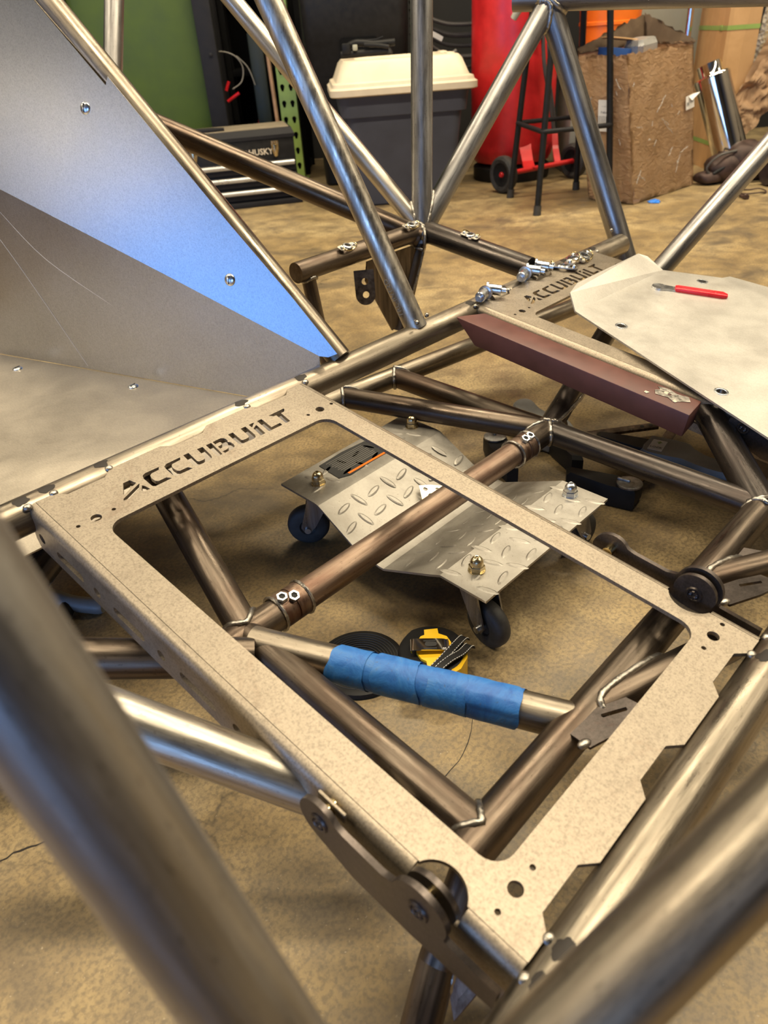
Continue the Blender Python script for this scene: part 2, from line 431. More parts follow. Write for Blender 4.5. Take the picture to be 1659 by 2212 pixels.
def join(meshes, name='joined', ang=35):
    bm = bmesh.new()
    for me in meshes: bm.from_mesh(me)
    bmesh.ops.remove_doubles(bm, verts=bm.verts, dist=1e-6)
    me = bpy.data.meshes.new(name)
    bmesh.ops.recalc_face_normals(bm, faces=bm.faces)
    for f in bm.faces: f.smooth = True
    for e in bm.edges:
        if len(e.link_faces) != 2 or e.calc_face_angle(0) > math.radians(ang): e.smooth = False
    bm.to_mesh(me); bm.free(); return me
def copy_tree(o, mw, label=None, name=None):
    c = o.copy(); COL.objects.link(c); c.matrix_basis = mw.copy(); WM[c.name] = mw.copy()
    if label: c['label'] = label
    for ch in [x for x in o.children]:
        d = ch.copy(); COL.objects.link(d); d.parent = c; WM[d.name] = mw
        for g in [x for x in ch.children]:
            e = g.copy(); COL.objects.link(e); e.parent = d; WM[e.name] = mw
    return c

# ------------------------------------------------------------------ the setting
def slab(name, x0, x1, y0, y1, z0, z1, mat):
    bm = bmesh.new(); a_box(bm, ((x0 + x1) / 2, (y0 + y1) / 2, (z0 + z1) / 2), (x1 - x0, y1 - y0, z1 - z0), BM(0, 0))
    o = link(name, fin(bm, name, sm=False), mat); o['kind'] = 'structure'; return o
slab('floor', -6.7, 5.2, -7.0, 5.4, -0.10, 0.0, 'floor')
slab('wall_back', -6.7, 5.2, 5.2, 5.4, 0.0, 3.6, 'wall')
slab('wall_right', 5.0, 5.2, -7.0, 5.2, 0.0, 3.6, 'wall_warm')
def wall_rear():
    bm = bmesh.new()
    for x0, x1, z0, z1 in ((-6.7, -4.8, 0, 3.6), (-0.4, 5.2, 0, 3.6), (-4.8, -0.4, 2.4, 3.6)):
        a_box(bm, ((x0 + x1) / 2, -7.1, (z0 + z1) / 2), (x1 - x0, 0.2, z1 - z0), BM(0, 0))
    o = link('wall_rear', fin(bm, sm=False), 'wall_warm'); o['kind'] = 'structure'
wall_rear()
def wall_left():
    bm = bmesh.new()
    for y0, y1, z0, z1 in ((-7.0, -6.5, 0, 3.6), (-1.5, 5.2, 0, 3.6), (-6.5, -1.5, 2.15, 3.6)):
        a_box(bm, (-6.6, (y0 + y1) / 2, (z0 + z1) / 2), (0.2, y1 - y0, z1 - z0), BM(0, 0))
    o = link('wall_left', fin(bm, sm=False), 'wall_warm'); o['kind'] = 'structure'
wall_left()
slab('ceiling', -6.7, 5.2, -7.2, 5.4, 3.6, 3.7, 'ceiling')

# hairline cracks in the slab
FLO = bpy.data.objects['floor']
for cp, wd in (([(-.06, .640), (.012, .620), (.033, .616), (.050, .609), (.066, .601), (.10, .597), (.128, .570)], .0014), ([(.205, .545), (.217, .562), (.240, .571), (.262, .590)], .0008),
               ([(1.02, 1.235), (1.075, 1.195), (1.13, 1.165), (1.20, 1.165), (1.27, 1.12)], .0030), ([(.30, .315), (.36, .335), (.43, .34), (.50, .375)], .0007)):
    P_ = spline([V((x, y, 0.0003)) for x, y in cp], 5); bm = bmesh.new(); a_ = []; 
    for i_, p_ in enumerate(P_):
        p_ = p_ + V((noise.noise(p_ * 70) * .006, noise.noise(p_ * 70 + V((9, 0, 0))) * .006, 0)); w_ = wd * (.5 + abs(noise.noise(p_ * 45))) * (0.3 if i_ in (0, len(P_) - 1) else 1)
        a_.append((bm.verts.new(p_ + V((w_ * .4, w_, 0))), bm.verts.new(p_ - V((w_ * .4, w_, 0)))))
    for u_, v_ in zip(a_, a_[1:]): bm.faces.new((u_[0], v_[0], v_[1], u_[1]))
    link('floor_crack', fin(bm), 'scorch', FLO)

# ------------------------------------------------------------------ the tube chassis: one welded thing
CH = thing('tube_chassis', 'bare steel tube chassis with welded seat frames and aluminium footwell panels', 'vehicle frame', (0.62, 0.45, 0.0))
R15, R175, R2, R125 = 0.01905, 0.0222, 0.0245, 0.0155
def tube(p0, p1, r=R15, mat='steel', label=None, seg=40):
    T, L = frame(p0, p1)
    bm = bmesh.new()
    a = []; rings = 5
    for k in range(rings):
        a.append([bm.verts.new((r * math.cos(2 * PI * i / seg), r * math.sin(2 * PI * i / seg), L * k / (rings - 1))) for i in range(seg)])
    for x, y in zip(a, a[1:]):
        for i in range(seg):
            j = (i + 1) % seg; bm.faces.new((x[i], x[j], y[j], y[i]))
    bm.faces.new(a[0][::-1]); bm.faces.new(a[-1])
    o = link('chassis_tube', fin(bm, 'chassis_tube', 50), mat, CH, T)
    if label: o['label'] = label
    return o
def bead(parent, jp, away, rb, m0, m1, rm, rad=0.0034, lab=None):
    # weld bead along the true intersection of a branch tube (axis through jp going to `away`) with the tube m0-m1
    jp = V(jp); d = (V(away) - jp).normalized(); u = d.orthogonal().normalized(); v = d.cross(u)
    m0 = V(m0); mm = (V(m1) - m0).normalized(); pts = []; n = 56
    for k in range(n):
        q = jp + (u * math.cos(2 * PI * k / n) + v * math.sin(2 * PI * k / n)) * (rb + 0.0006)
        a = q - m0; ap = a - mm * a.dot(mm); dp = d - mm * d.dot(mm)
        A = dp.dot(dp); Bq = 2 * ap.dot(dp); Cq = ap.dot(ap) - (rm + 0.0006) ** 2
        disc = max(0.0, Bq * Bq - 4 * A * Cq)
        l = (-Bq + math.sqrt(disc)) / (2 * A) if A > 1e-6 else 0.0
        pts.append(q + d * min(l, 0.12))
    bm = bmesh.new()
    rr = [rad * (0.82 + 0.3 * abs(math.sin(k * 2.1)) + 0.12 * random.random()) for k in range(n)]
    a_sweep(bm, pts, rr, 7, closed=True)
    o = link('weld_bead', fin(bm, 'weld_bead', 70), 'weld', parent)
    return o
def along(p, q, t): return tuple(V(p) + (V(q) - V(p)) * t)

zl = 0.133
N1 = (0.935, 0.563, zl); N2 = (0.318, 0.561, zl); N3 = (0.293, 0.212, zl); N4 = (0.913, 0.216, zl)
T1a, T1b = (-0.25, 0.8035, 0.2535), (1.590, 0.8035, 0.2535)
t1 = tube(T1a, T1b, R175, 'steel', 'long bare front cross tube under both seat frames')
T2a, T2b = (0.05, 0.1015, 0.1545), (1.75, 0.1015, 0.1545)
t2 = tube(T2a, T2b, R175, 'steel', 'rear cross tube under the seat frames')
# lower rectangle
t8 = tube(along(N2, N1, 0.085), along(N2, N1, 0.905), R15, 'rust_tube', 'red-brown removable cross tube with bolted couplers')
t12 = tube(N2, N3, R15, 'steel_dark'); bead(t12, N3, N2, R15, N3, N4, R15)
t14 = tube((0.262, 0.212, zl), (1.35, 0.222, zl), 0.0198, 'steel_dark', 'dark rear lower cross tube')
t7 = tube(N1, N4, R15, 'steel_black', 'blackened lower side tube'); bead(t7, N4, N1, R15, N3, N4, R15)
E1 = (0.86, 0.563, zl)
t1s = tube((0.872, 0.563, zl), (0.965, 0.563, zl), 0.0196, 'steel_dark'); bead(t7, along(N1, N4, 0.0), N4, R15, E1, N1, 0.0196)
t2s = tube((0.290, 0.561, zl), (0.378, 0.561, zl), 0.0196, 'steel_dark')
F15a, F15b = (0.45, 0.980, zl), (1.75, 0.812, zl)
t15 = tube(F15a, F15b, R15, 'steel', 'front lower cross tube')
t5 = tube(N1, (0.827, 0.931, zl), R15, 'steel_dark'); bead(t5, (0.827, 0.931, zl), N1, R15, F15a, F15b, R15)
bead(t5, (0.925, 0.563, zl), (0.829, 0.913, zl), R15, E1, N1, 0.0196)
t6 = tube(N1, (0.951, 0.915, zl), R15, 'steel_dark'); bead(t6, (0.951, 0.915, zl), N1, R15, F15a, F15b, R15)
T11b = (0.447, 0.214, zl)
t11 = tube((0.312, 0.541, zl + 0.004), T11b, R15, 'steel', 'short diagonal brace wrapped in blue tape')
T10b = (0.376, 0.80, 0.222)
t10 = tube(N2, T10b, R15, 'steel_dark'); bead(t10, N2, T10b, R15, N2, E1, 0.0196)
T8u = (1.223, 0.622, 0.205)
t8u = tube(N1, T8u, R15, 'steel_black', 'blackened diagonal rising under the right seat frame'); bead(t8u, N1, T8u, R15, E1, N1, 0.0196)
t13 = tube((0.300, 0.527, zl), (0.05, 0.715, 0.202), R175, 'steel_dark')
t16 = tube((0.262, 0.283, 0.122), (0.060, 0.555, 0.296), R175, 'steel_bright', 'pitted bright diagonal tube on the left')
t17 = tube((0.12, 0.812, 0.121), (0.30, 0.872, 0.188), R175, 'steel_black')
T34b = (1.100, 0.410, 0.200)
t34 = tube(N4, T34b, R175, 'steel_black'); bead(t34, N4, T34b, R175, N3, N4, 0.0198)
BRa = (0.462, 0.214, zl); BRb = (0.640, 0.150, zl)
tb1 = tube(BRa, BRb, R15, 'steel_dark'); bead(tb1, BRa, BRb, R15, N3, N4, 0.0198)
BR2a = (0.712, 0.216, zl); BR2b = (0.86, 0.130, zl)
tb2 = tube(BR2a, BR2b, R15, 'steel_dark'); bead(tb2, BR2a, BR2b, R15, N3, N4, 0.0198)
tlow = tube((0.218, 0.199, 0.059), (0.176, 0.184, 0.034), 0.0165, 'steel_dark')
tube((0.218, 0.199, 0.059), N3, 0.0165, 'steel_dark')
# front hoop around the far upright
N6 = (1.235, 1.082, 0.327); N7 = (1.58, 1.019, 0.712)
t20 = tube((1.228, 1.078, 0.300), (1.332, 1.150, 0.752), R175, 'steel_blue', 'upright hoop tube beside the grey tote')
t25 = tube((0.876, 1.082, 0.324), (1.235, 1.082, 0.327), R15, 'steel_dark', 'short capped cross stub with spring clips')
bead(t20, N6, (1.332, 1.150, 0.752), R175, (0.876, 1.082, 0.324), N6, R15)
t26 = tube(N6, (1.143, 1.078, zl), R125, 'steel_dark')
t27 = tube((0.903, 1.082, 0.318), (0.925, 1.078, zl), 0.0138, 'steel_dark'); bead(t27, (0.903, 1.082, 0.322), (0.925, 1.078, zl), 0.0138, (0.876, 1.082, 0.324), N6, R15)
T24e = (1.246, 0.815, 0.281)
t24 = tube(N6, T24e, R175, 'steel_black', 'blackened side tube with a spring clip'); bead(t24, N6, T24e, R175, (1.0, 1.082, 0.325), N6, R15)
t21 = tube(N6, N7, R175, 'steel_blue'); bead(t21, along(N6, N7, 0.03), N7, R175, N6, (1.332, 1.150, 0.752), R175)
T23s = (1.216, 1.075, 0.317); T23e = (0.80, 1.543, 0.611)
t23 = tube(T23s, T23e, 0.0222, 'steel_dark', 'brown tube running left to the tool chest'); bead(t23, along(T23s, T23e, 0.04), T23e, 0.0222, N6, (1.332, 1.150, 0.752), R175)
T22e = (1.118, 1.490, 0.770)
t22 = tube(N6, T22e, 0.0185, 'steel_bright'); bead(t22, along(N6, T22e, 0.05), T22e, 0.0185, N6, (1.332, 1.150, 0.752), R175)
T31b = (1.629, 0.818, 0.235)
t31 = tube(N7, along(N7, T31b, 1.25), R2, 'steel_blue', 'grey leg tube meeting the right end of the front cross tube')
t32 = tube((1.55, 1.085, 0.725), (1.80, 0.555, 0.700), 0.0235, 'steel_blue', 'top rail across the upper right')
bead(t31, N7, T31b, R2, (1.55, 1.085, 0.725), (1.80, 0.555, 0.700), 0.0235, 0.006); bead(t21, N7, N6, R175, N7, T31b, R2, 0.005)
t33 = tube((1.53, 0.703, 0.192), (1.86, 0.604, 0.447), R175, 'steel_blue', 'blue-grey diagonal at the right edge')
t30 = tube((1.115, 1.904, 0.83), (0.93, 1.792, 0.445), R175, 'steel_blue')
# bent hoop tube down to the front cross tube, with the mitred end
P28a, P28b = V((0.897, 0.806, 0.268)), V((0.8290, 1.0170, 0.7520))
pts28 = [P28a.lerp(P28b, q / 24) for q in range(25)]
bm = bmesh.new(); a_sweep(bm, pts28, R15, 36)
t28 = link('chassis_tube', fin(bm, 'chassis_tube', 60), 'steel_bright', CH); t28['label'] = 'bright bent hoop tube standing on the front cross tube'
T29a, T29b = (0.720, 0.808, 0.272), (0.6145, 1.378, 0.855)
t29 = tube(T29a, T29b, R15, 'steel', 'diagonal tube along the edge of the aluminium firewall')
for par, p in ((t28, (0.881, 0.790, 0.2855)), (t31, (1.556, 0.812, 0.290)), (t28, (0.914, 0.797, 0.287))):
    bm = bmesh.new(); bmesh.ops.create_icosphere(bm, subdivisions=2, radius=0.0042, matrix=Matrix.Translation(V(p)))
    link('weld_tack', fin(bm), 'weld', par)
# stamped lettering on the hoop tube
tm = text_mesh('TRL-INT2D', 0.0135, 0.0002)
d28 = (P28b - P28a).normalized()
ctr = P28a + d28 * 0.062
view = (V((0, 0, 0.7)) - ctr).normalized(); view = (view - d28 * view.dot(d28)).normalized()
side = d28.cross(view); nrm = (view * 0.70 + side * 0.714).normalized()
if (nrm.dot(rx)) > 0: nrm = (view * 0.70 - side * 0.714).normalized()
yv = nrm.cross(d28); Mx = Matrix((d28, yv, nrm)).transposed().to_4x4(); Mx.translation = ctr + nrm * (R15 + 0.0002)
if Mx.to_3x3().determinant() < 0: Mx = Matrix((d28, -yv, nrm)).transposed().to_4x4(); Mx.translation = ctr + nrm * (R15 + 0.0002)
o = link('stamped_lettering', tm, 'wire_grey', t28, Mx)
# cross tubes close to the camera
tube(along((0.027, 0.194, 0.584), (0.041, 0.125, 0.409), -0.45), along((0.027, 0.194, 0.584), (0.041, 0.125, 0.409), 1.35), R15, 'steel_blue', 'blurred tube crossing the lower left foreground')
tube(along((0.138, 0.042, 0.387), (0.183, 0.028, 0.411), -1.6), along((0.138, 0.042, 0.387), (0.183, 0.028, 0.411), 3.2), R15, 'steel', 'blurred tube crossing the lower right foreground')

# couplers with two hex nuts in a pocket at each end of the removable tube
def coupler(xa, xb, xn, s):
    y = 0.562; r = 0.0212
    T, L = frame((xa, y, zl), (xb, y, zl))
    bm = bmesh.new()
    a_lathe(bm, [(0.0, 0), (r - .002, 0), (r, .002), (r, L * .46), (r - .0012, L * .47), (r - .0012, L * .53), (r, L * .54), (r, L - .002), (r - .002, L), (0, L)], 40, T)
    c = link('tube_coupler', fin(bm), 'rust_tube', CH)
    for q in (xa, xb):
        bm = bmesh.new()
        pts = [(q, y + (r + .0002) * math.cos(a), zl + (r + .0002) * math.sin(a)) for a in [2 * PI * k / 48 for k in range(48)]]
        a_sweep(bm, pts, [0.0020 * (0.8 + 0.4 * abs(math.sin(k * 1.9))) for k in range(48)], 6, closed=True)
        link('weld_bead', fin(bm), 'weld', c)
    ay = math.radians(118)
    for k, dx in ((0, -0.0062), (1, 0.0062)):
        a = math.radians(104 + 16 * k if s > 0 else 112)
        nrm = V((0, -math.cos(a - PI / 2 + PI / 2) , math.sin(a)))
        nrm = V((0, math.cos(a), math.sin(a))).normalized()
        base = V((xn + dx, y, zl)) + nrm * (r - 0.001)
        T2 = frame(base, base + nrm)[0]
        bm = bmesh.new(); a_lathe(bm, [(0.0082, 0), (0.0082, .0008)], 24, T2)
        a_lathe(bm, [(0.0042, 0.0065), (0.0068, 0.0065), (0.0070, 0.006), (0.0070, 0.0), (0.0042, 0.0)], 6, T2, closed=True)
        link('hex_nut', fin(bm, ang=25), 'zinc', c)
        bm = bmesh.new(); a_cyl(bm, base, base + nrm * 0.0052, 0.0042, seg=14)
        link('bolt_end', fin(bm), 'black_plastic', c)
coupler(0.362, 0.402, 0.376, 1)
coupler(0.838, 0.878, 0.862, -1)

# blue masking tape wrapped around the short diagonal brace
A11 = V((0.312, 0.541, zl + 0.004)); B11 = V(T11b); d11 = (B11 - A11).normalized()
def wrap(s0, s1, r, k0, k1, mat='tape'):
    T, L = frame(A11 + d11 * s0, A11 + d11 * s1); bm = bmesh.new(); seg = 48; n = 12; rows = []
    for j in range(n + 1):
        row = []
        for i in range(seg):
            a = 2 * PI * i / seg
            zz = L * j / n
            if j == 0: zz += 0.0035 * math.sin(a + k0) + 0.0012 * math.sin(5 * a + k0)
            if j == n: zz += 0.005 * math.sin(a + k1) + 0.001 * math.sin(4 * a)
            q = r + 0.0007 * noise.noise(V((math.cos(a) * 2 + k0, math.sin(a) * 2, zz * 60))) + (0.0012 if math.cos(a - 4.0 - k1) > 0.93 else 0)
            row.append(bm.verts.new(T @ V((q * math.cos(a), q * math.sin(a), zz))))
        rows.append(row)
    for x, y in zip(rows, rows[1:]):
        for i in range(seg): bm.faces.new((x[i], x[(i + 1) % seg], y[(i + 1) % seg], y[i]))
    return link('masking_tape', fin(bm, ang=60), mat, CH)
wt = wrap(0.098, 0.297, R15 + 0.0008, 0.3, 1.0); wt['label'] = 'blue masking tape wrapped on the diagonal brace'
for s0, s1, k in ((0.100, 0.142, 1.1), (0.150, 0.196, 2.4), (0.205, 0.252, 0.2), (0.246, 0.296, 4.0)):
    p = wrap(s0, s1, R15 + 0.0015 + 0.0003 * k / 4, k, k + 1); p.parent = wt; p.matrix_parent_inverse = WM[wt.name].inverted(); p.name = 'tape_strip'

# gussets and slotted brackets on the rear lower tube
def poly_plate(name, pts, th, nrm, mat, parent, label=None):
    nrm = V(nrm).normalized() * th; bm = bmesh.new()
    a = [bm.verts.new(V(p)) for p in pts]; b = [bm.verts.new(V(p) + nrm) for p in pts]; n = len(a)
    bm.faces.new(a); bm.faces.new(b[::-1])
    for i in range(n): bm.faces.new((a[i], a[(i + 1) % n], b[(i + 1) % n], b[i]))
    o = link(name, fin(bm, sm=False), mat, parent)
    if label: o['label'] = label
    return o
def slot_bracket(cx, cy, rot):
    T = Matrix.Translation((cx, cy, zl + 0.019)) @ Matrix.Rotation(rot, 4, 'Z') @ Matrix.Rotation(math.radians(-8), 4, 'X')
    me = flat_plate([(-.022, .012), (-.019, .016), (.024, .013), (.052, .006), (.056, -.020), (.02, -.022), (-.020, -.018)],
                    [[(.016, .003), (.018, .005), (.042, -.003), (.041, -.006), (.039, -.007), (.016, .0005)]], 0.003)
    o = link('slotted_bracket', me, 'plate_dark', CH, T)
    bm = bmesh.new(); bmesh.ops.create_icosphere(bm, subdivisions=2, radius=0.006, matrix=T @ Matrix.Translation((-.021, -.012, 0)) @ Matrix.Diagonal((1.3, .8, .7, 1)))
    link('weld_tack', fin(bm), 'weld', o)
slot_bracket(0.437, 0.196, math.radians(-14)); slot_bracket(0.700, 0.176, math.radians(-22))
poly_plate('corner_gusset', [(0.500, 0.204, zl + .006), (0.560, 0.206, zl + .006), (0.566, 0.178, zl + .006)], .003, (0, 0, 1), 'plate_dark', CH)
poly_plate('corner_gusset', [(0.748, 0.205, zl + .006), (0.800, 0.207, zl + .006), (0.812, 0.172, zl + .006)], .003, (0, 0, 1), 'plate_dark', CH)
poly_plate('corner_gusset', [(0.222, 0.196, 0.062), (0.250, 0.188, 0.085), (0.262, 0.150, 0.09), (0.205, 0.172, 0.02)], .003, (0, 0, 1), 'rust_tube', CH)
bm = bmesh.new(); a_sweep(bm, [along((0.2195, 0.184, 0.062), (0.190, 0.176, 0.034), k / 10) for k in range(11)], [0.003 + 0.0008 * (k % 2) for k in range(11)], 7)
link('weld_bead', fin(bm), 'weld', tlow)

# gusset and two-hole tab under the capped stub
g = poly_plate('corner_gusset', [(1.052, 1.074, 0.305), (1.190, 1.076, 0.305), (1.222, 1.080, 0.275), (1.150, 1.078, 0.160), (1.118, 1.078, 0.142), (1.044, 1.074, 0.268)], .004, (0, -1, 0), 'steel_dark', CH)
me = flat_plate([(-.020, .03), (.020, .03), (.020, -.018)] + circ(0, -.018, .020, 12, 0, -PI) + [(-.020, -.018)],
                [circ(.001, .008, .0068, 16), circ(.001, -.018, .0068, 16)], 0.006)
nx = V((-0.62, -0.76, 0.18)).normalized(); ux = V((0, 0, 1)).cross(nx).normalized(); vy = nx.cross(ux)
Mt = Matrix((ux, vy, nx)).transposed().to_4x4(); Mt.translation = V((1.036, 1.066, 0.262))
tb = link('two_hole_tab', me, 'steel_dark', CH, Mt)
bm = bmesh.new(); a_sweep(bm, [(1.222, 1.066, 0.30), (1.206, 1.066, 0.262), (1.178, 1.066, 0.212), (1.150, 1.066, 0.165)], 0.0035, 7); link('weld_bead', fin(bm), 'weld', g)

# ------------------------------------------------------------------ seat frames with cut lettering
MMs = 0.001
LET = {
 'A1': [(101.1, 35.9), (109.7, 35.8), (112.6, 45.6), (105.9, 49.0), (104.5, 45.8), (100.3, 51.4), (90.9, 55.9), (90.0, 54.5)],
 'A2': [(85.6, 62.1), (111.6, 50.2), (114.9, 49.1), (109.1, 56.7), (91.3, 66.0), (83.9, 65.0)],
 'A3': [(114.7, 54.6), (116.6, 57.6), (118.0, 66.5), (110.2, 65.8), (109.1, 62.3)],
 'C1': [(149.6, 36.5), (146.3, 41.3), (135.9, 41.9), (132.5, 44.2), (130.6, 50.0), (131.0, 57.5), (133.5, 60.3), (144.2, 60.5), (148.2, 66.2), (125.6, 66.4), (122.7, 63.3), (123.3, 44.7), (125.7, 38.6), (130.4, 36.1)],
 'C2': [(179.9, 36.9), (177.1, 41.6), (164.5, 42.6), (162.1, 45.2), (160.7, 49.5), (161.0, 57.2), (163.5, 60.3), (174.8, 60.6), (178.0, 66.5), (154.8, 66.3), (152.3, 63.0), (153.7, 44.6), (155.0, 40.3), (159.4, 37.3)],
 'U1': [(185.2, 36.1), (182.1, 59.2), (182.3, 63.5), (184.4, 66.2), (204.7, 66.5), (208.6, 63.6), (210.5, 58.8), (213.5, 37.2), (205.4, 36.5), (203.3, 54.6), (200.6, 59.5), (197.9, 60.8), (191.6, 60.2), (190.5, 57.6), (192.9, 36.3)],
 'B1': [(218.7, 36.9), (226.8, 37.2), (222.5, 66.7), (215.3, 66.6)],
 'B2': [(229.3, 37.0), (241.1, 36.6), (244.5, 38.4), (246.0, 41.8), (245.6, 46.3), (243.6, 50.0), (245.8, 53.0), (246.0, 58.2), (244.6, 62.6), (240.4, 66.2), (226.3, 66.8), (225.9, 62.3), (233.9, 62.1), (237.1, 60.0), (237.3, 56.4), (235.5, 55.4), (227.4, 55.7), (228.2, 49.7), (233.9, 49.3), (236.4, 47.3), (236.8, 43.9), (235.5, 42.8), (228.6, 43.2)],
 'U2': [(254.3, 36.2), (261.7, 36.7), (259.2, 57.0), (260.6, 59.6), (268.0, 59.8), (270.8, 58.6), (272.3, 56.0), (274.6, 36.4), (282.6, 36.4), (279.4, 60.5), (277.4, 64.6), (273.6, 66.4), (254.2, 66.2), (251.6, 64.0), (251.2, 60.6)],
 'i1': [(288.6, 36.4), (295.5, 36.1), (296.5, 37.3), (292.7, 40.1), (288.5, 43.8), (287.5, 42.9)],
 'i2': [(287.6, 47.5), (294.8, 43.2), (295.6, 44.6), (291.9, 66.5), (284.2, 66.6)],
 'L': [(302.4, 36.5), (309.8, 36.5), (307.0, 60.7), (322.0, 60.4), (321.4, 66.0), (298.4, 66.3)],
 'T': [(322.3, 36.5), (349.2, 36.0), (348.6, 38.8), (344.6, 42.4), (339.0, 42.6), (335.2, 66.1), (327.8, 66.0), (330.8, 42.8), (326.3, 41.9)]}
SW, SL, STH = 422.0, 677.0, 4.8
SFM = lambda x: Matrix(((1, 0, 0, x), (0, -0.98902, -0.14781, 0.7886), (0, -0.14781, 0.98902, 0.2717), (0, 0, 0, 1)))
# local frame: x across, y from front to rear (this makes the frame left handed, so y is flipped below)
def seat_frame(x0, label):
    up = V((0, -0.14781, 0.98902)); back = V((0, -0.98902, -0.14781)); right = V((1, 0, 0))
    org = V((x0, 0.7886, 0.2717))
    # right x forward = up : use local y = -t
    T = Matrix((right, -back, up)).transposed().to_4x4(); T.translation = org
    k = 0.001
    def L(pts): return [(x * k, -y * k) for x, y in pts]
    e = 11.4
    notch = lambda y0, s: [(e, y0)] + [(a, y0 + s * b) for a, b in ((34, 0), (45, 11), (92, 11), (105, 0), (176, 0), (188, 11), (233, 11), (246, 0), (316, 0), (328, 11), (376, 11), (388, 0))] + [(SW - e, y0)]
    arcR = [(SW - 1 + 24.5 * math.cos(a), 603 + 24.5 * math.sin(a)) for a in [math.radians(-115.5 - (231 - 102) * 0 - (129) * q / 14) for q in range(15)]]
    def arc(cx, sgn):
        pts = []
        for q in range(17):
            a = math.radians(-65 + 130 * q / 16); pts.append((cx + sgn * 24.8 * math.cos(a), 603 + 24.8 * math.sin(a)))
        return [p for p in pts if (p[0] - e) * sgn > 0 if sgn > 0] if sgn > 0 else [p for p in pts if p[0] < SW - e]
    top = notch(0, 1)
    right_side = [(SW - e, 579.5)] + arc(SW - 1, -1) + [(SW - e, 626.5)]
    bottom = [(x, SL - 0.0 - (y)) for x, y in notch(0, 1)][::-1]
    left_side = [(e, 626.5)] + arc(1, 1)[::-1] + [(e, 579.5)]
    outline = top + right_side + bottom + left_side
    inner = [(46.3 + 333.7 / 2 + x, 90 + 537.3 / 2 + y) for x, y in rrect(333.7 / 2, 537.3 / 2, 19, 6)]
    holes = [inner]
    for cx, cy, r in ((46, 71, 6.2), (385, 71, 6.2), (383, 642, 6.2), (45, 643, 6.2)):
        holes.append(circ(cx, cy, r, 24))
        for s in (-21.7, 21.7): holes.append(circ(cx + s, cy, 2.5, 14))
    holes += list(LET.values())
    flat = flat_plate(L(outline), [L(h) for h in holes], STH * k)
    parts = [flat]
    # bent edges and slotted side flanges
    for sgn in (-1, 1):
        ex = 0 if sgn < 0 else SW
        R_o = 10.8; R_i = R_o - STH; cxx = ex - sgn * R_o
        for y0, y1 in ((0.5, 579.0), (627.0, SL - 0.5)):
            bm = bmesh.new(); rings = []
            for yy in (y0, y1):
                ring = [(cxx + sgn * R_o * math.sin(a), yy, -R_o + R_o * math.cos(a)) for a in [PI / 2 * q / 8 for q in range(9)]]
                ring += [(cxx + sgn * R_i * math.sin(a), yy, -R_o + R_i * math.cos(a)) for a in [PI / 2 * q / 8 for q in range(8, -1, -1)]]
                rings.append([(p[0] * k, -p[1] * k, p[2] * k) for p in ring])
            a_loft(bm, rings); me = bpy.data.meshes.new('bend'); bm.to_mesh(me); bm.free(); parts.append(me)
        fd = -58 if sgn < 0 else -19
        fl = [(0.5, -R_o), (2, fd * .8), (8, fd), (SL - 8, fd), (SL - 1, fd * .9), (SL - 0.5, -R_o), (627, -R_o)] + [(603 + 24 * math.cos(a), -R_o - 7 * math.sin(a)) for a in [PI * q / 12 for q in range(1, 12)]] + [(579, -R_o)]
        fh = []
        for q in range(4):
            c0 = 19 + 119 * q; fh.append(circ(c0, -37, 6.5, 16))
            s0, s1 = 53 + 117.3 * q, 110 + 117.3 * q
            fh.append([(s1 - 6 + 6 * math.cos(a), -38 + 6 * math.sin(a)) for a in [-PI / 2 + PI * w / 8 for w in range(9)]] + [(s0 + 6 + 6 * math.cos(a), -38 + 6 * math.sin(a)) for a in [PI / 2 + PI * w / 8 for w in range(9)]])
        if sgn > 0: fh = []
        me = flat_plate([(x * k, y * k) for x, y in fl], [[(x * k, y * k) for x, y in h] for h in fh], STH * k)
        # local curve (x=t, y=h, z=0..-th)  ->  (s, -t, h)
        me.transform(Matrix(((0, 0, 1, (ex * k) + (STH * k if sgn < 0 else 0)), (-1, 0, 0, 0), (0, 1, 0, 0), (0, 0, 0, 1))))
        parts.append(me)
    sf = link('seat_frame', join(parts, 'seat_frame', 30), 'plate', CH, T)
    sf['label'] = label
    # pivot links outside each flange, and the pivot discs in the round cut-outs
    for sgn in (-1, 1):
        xs = -13.5 if sgn < 0 else SW + 13.5
        lk = []
        lk += [(502 + 22 * math.cos(a), -10 + 22 * math.sin(a)) for a in [math.radians(-100 - 210 * q / 14) for q in range(15)]]
        lk = [(502 + 23 * math.cos(a), -12 + 23 * math.sin(a)) for a in [math.radians(255 - 215 * q / 14) for q in range(15)]]
        lk += [(528, 1.5), (566, 1.5), (577, 5)]
        lk += [(603 + 25 * math.cos(a), 3 + 25 * math.sin(a)) for a in [math.radians(150 - 168 * q / 14) for q in range(15)]]
        lk += [(629, -7), (673, -7.5), (674, -34), (600, -44), (540, -46)]
        me = flat_plate([(x * k, y * k) for x, y in lk], [], 5.2 * k)
        me.transform(Matrix(((0, 0, 1, (xs + (2.6)) * k), (-1, 0, 0, 0), (0, 1, 0, 0), (0, 0, 0, 1))))
        lo = link('pivot_link', me, 'plate_dark', sf, T)
        bm = bmesh.new()
        xd = (0.5 if sgn < 0 else SW + 2)
        a_cyl(bm, T @ V(((xd - 2.4) * k, -0.603, -0.001 if sgn < 0 else .003)), T @ V(((xd + 2.4) * k, -0.603, -0.001 if sgn < 0 else .003)), 0.0225, seg=40)
        link('pivot_disc', fin(bm, ang=30), 'plate_dark', sf)
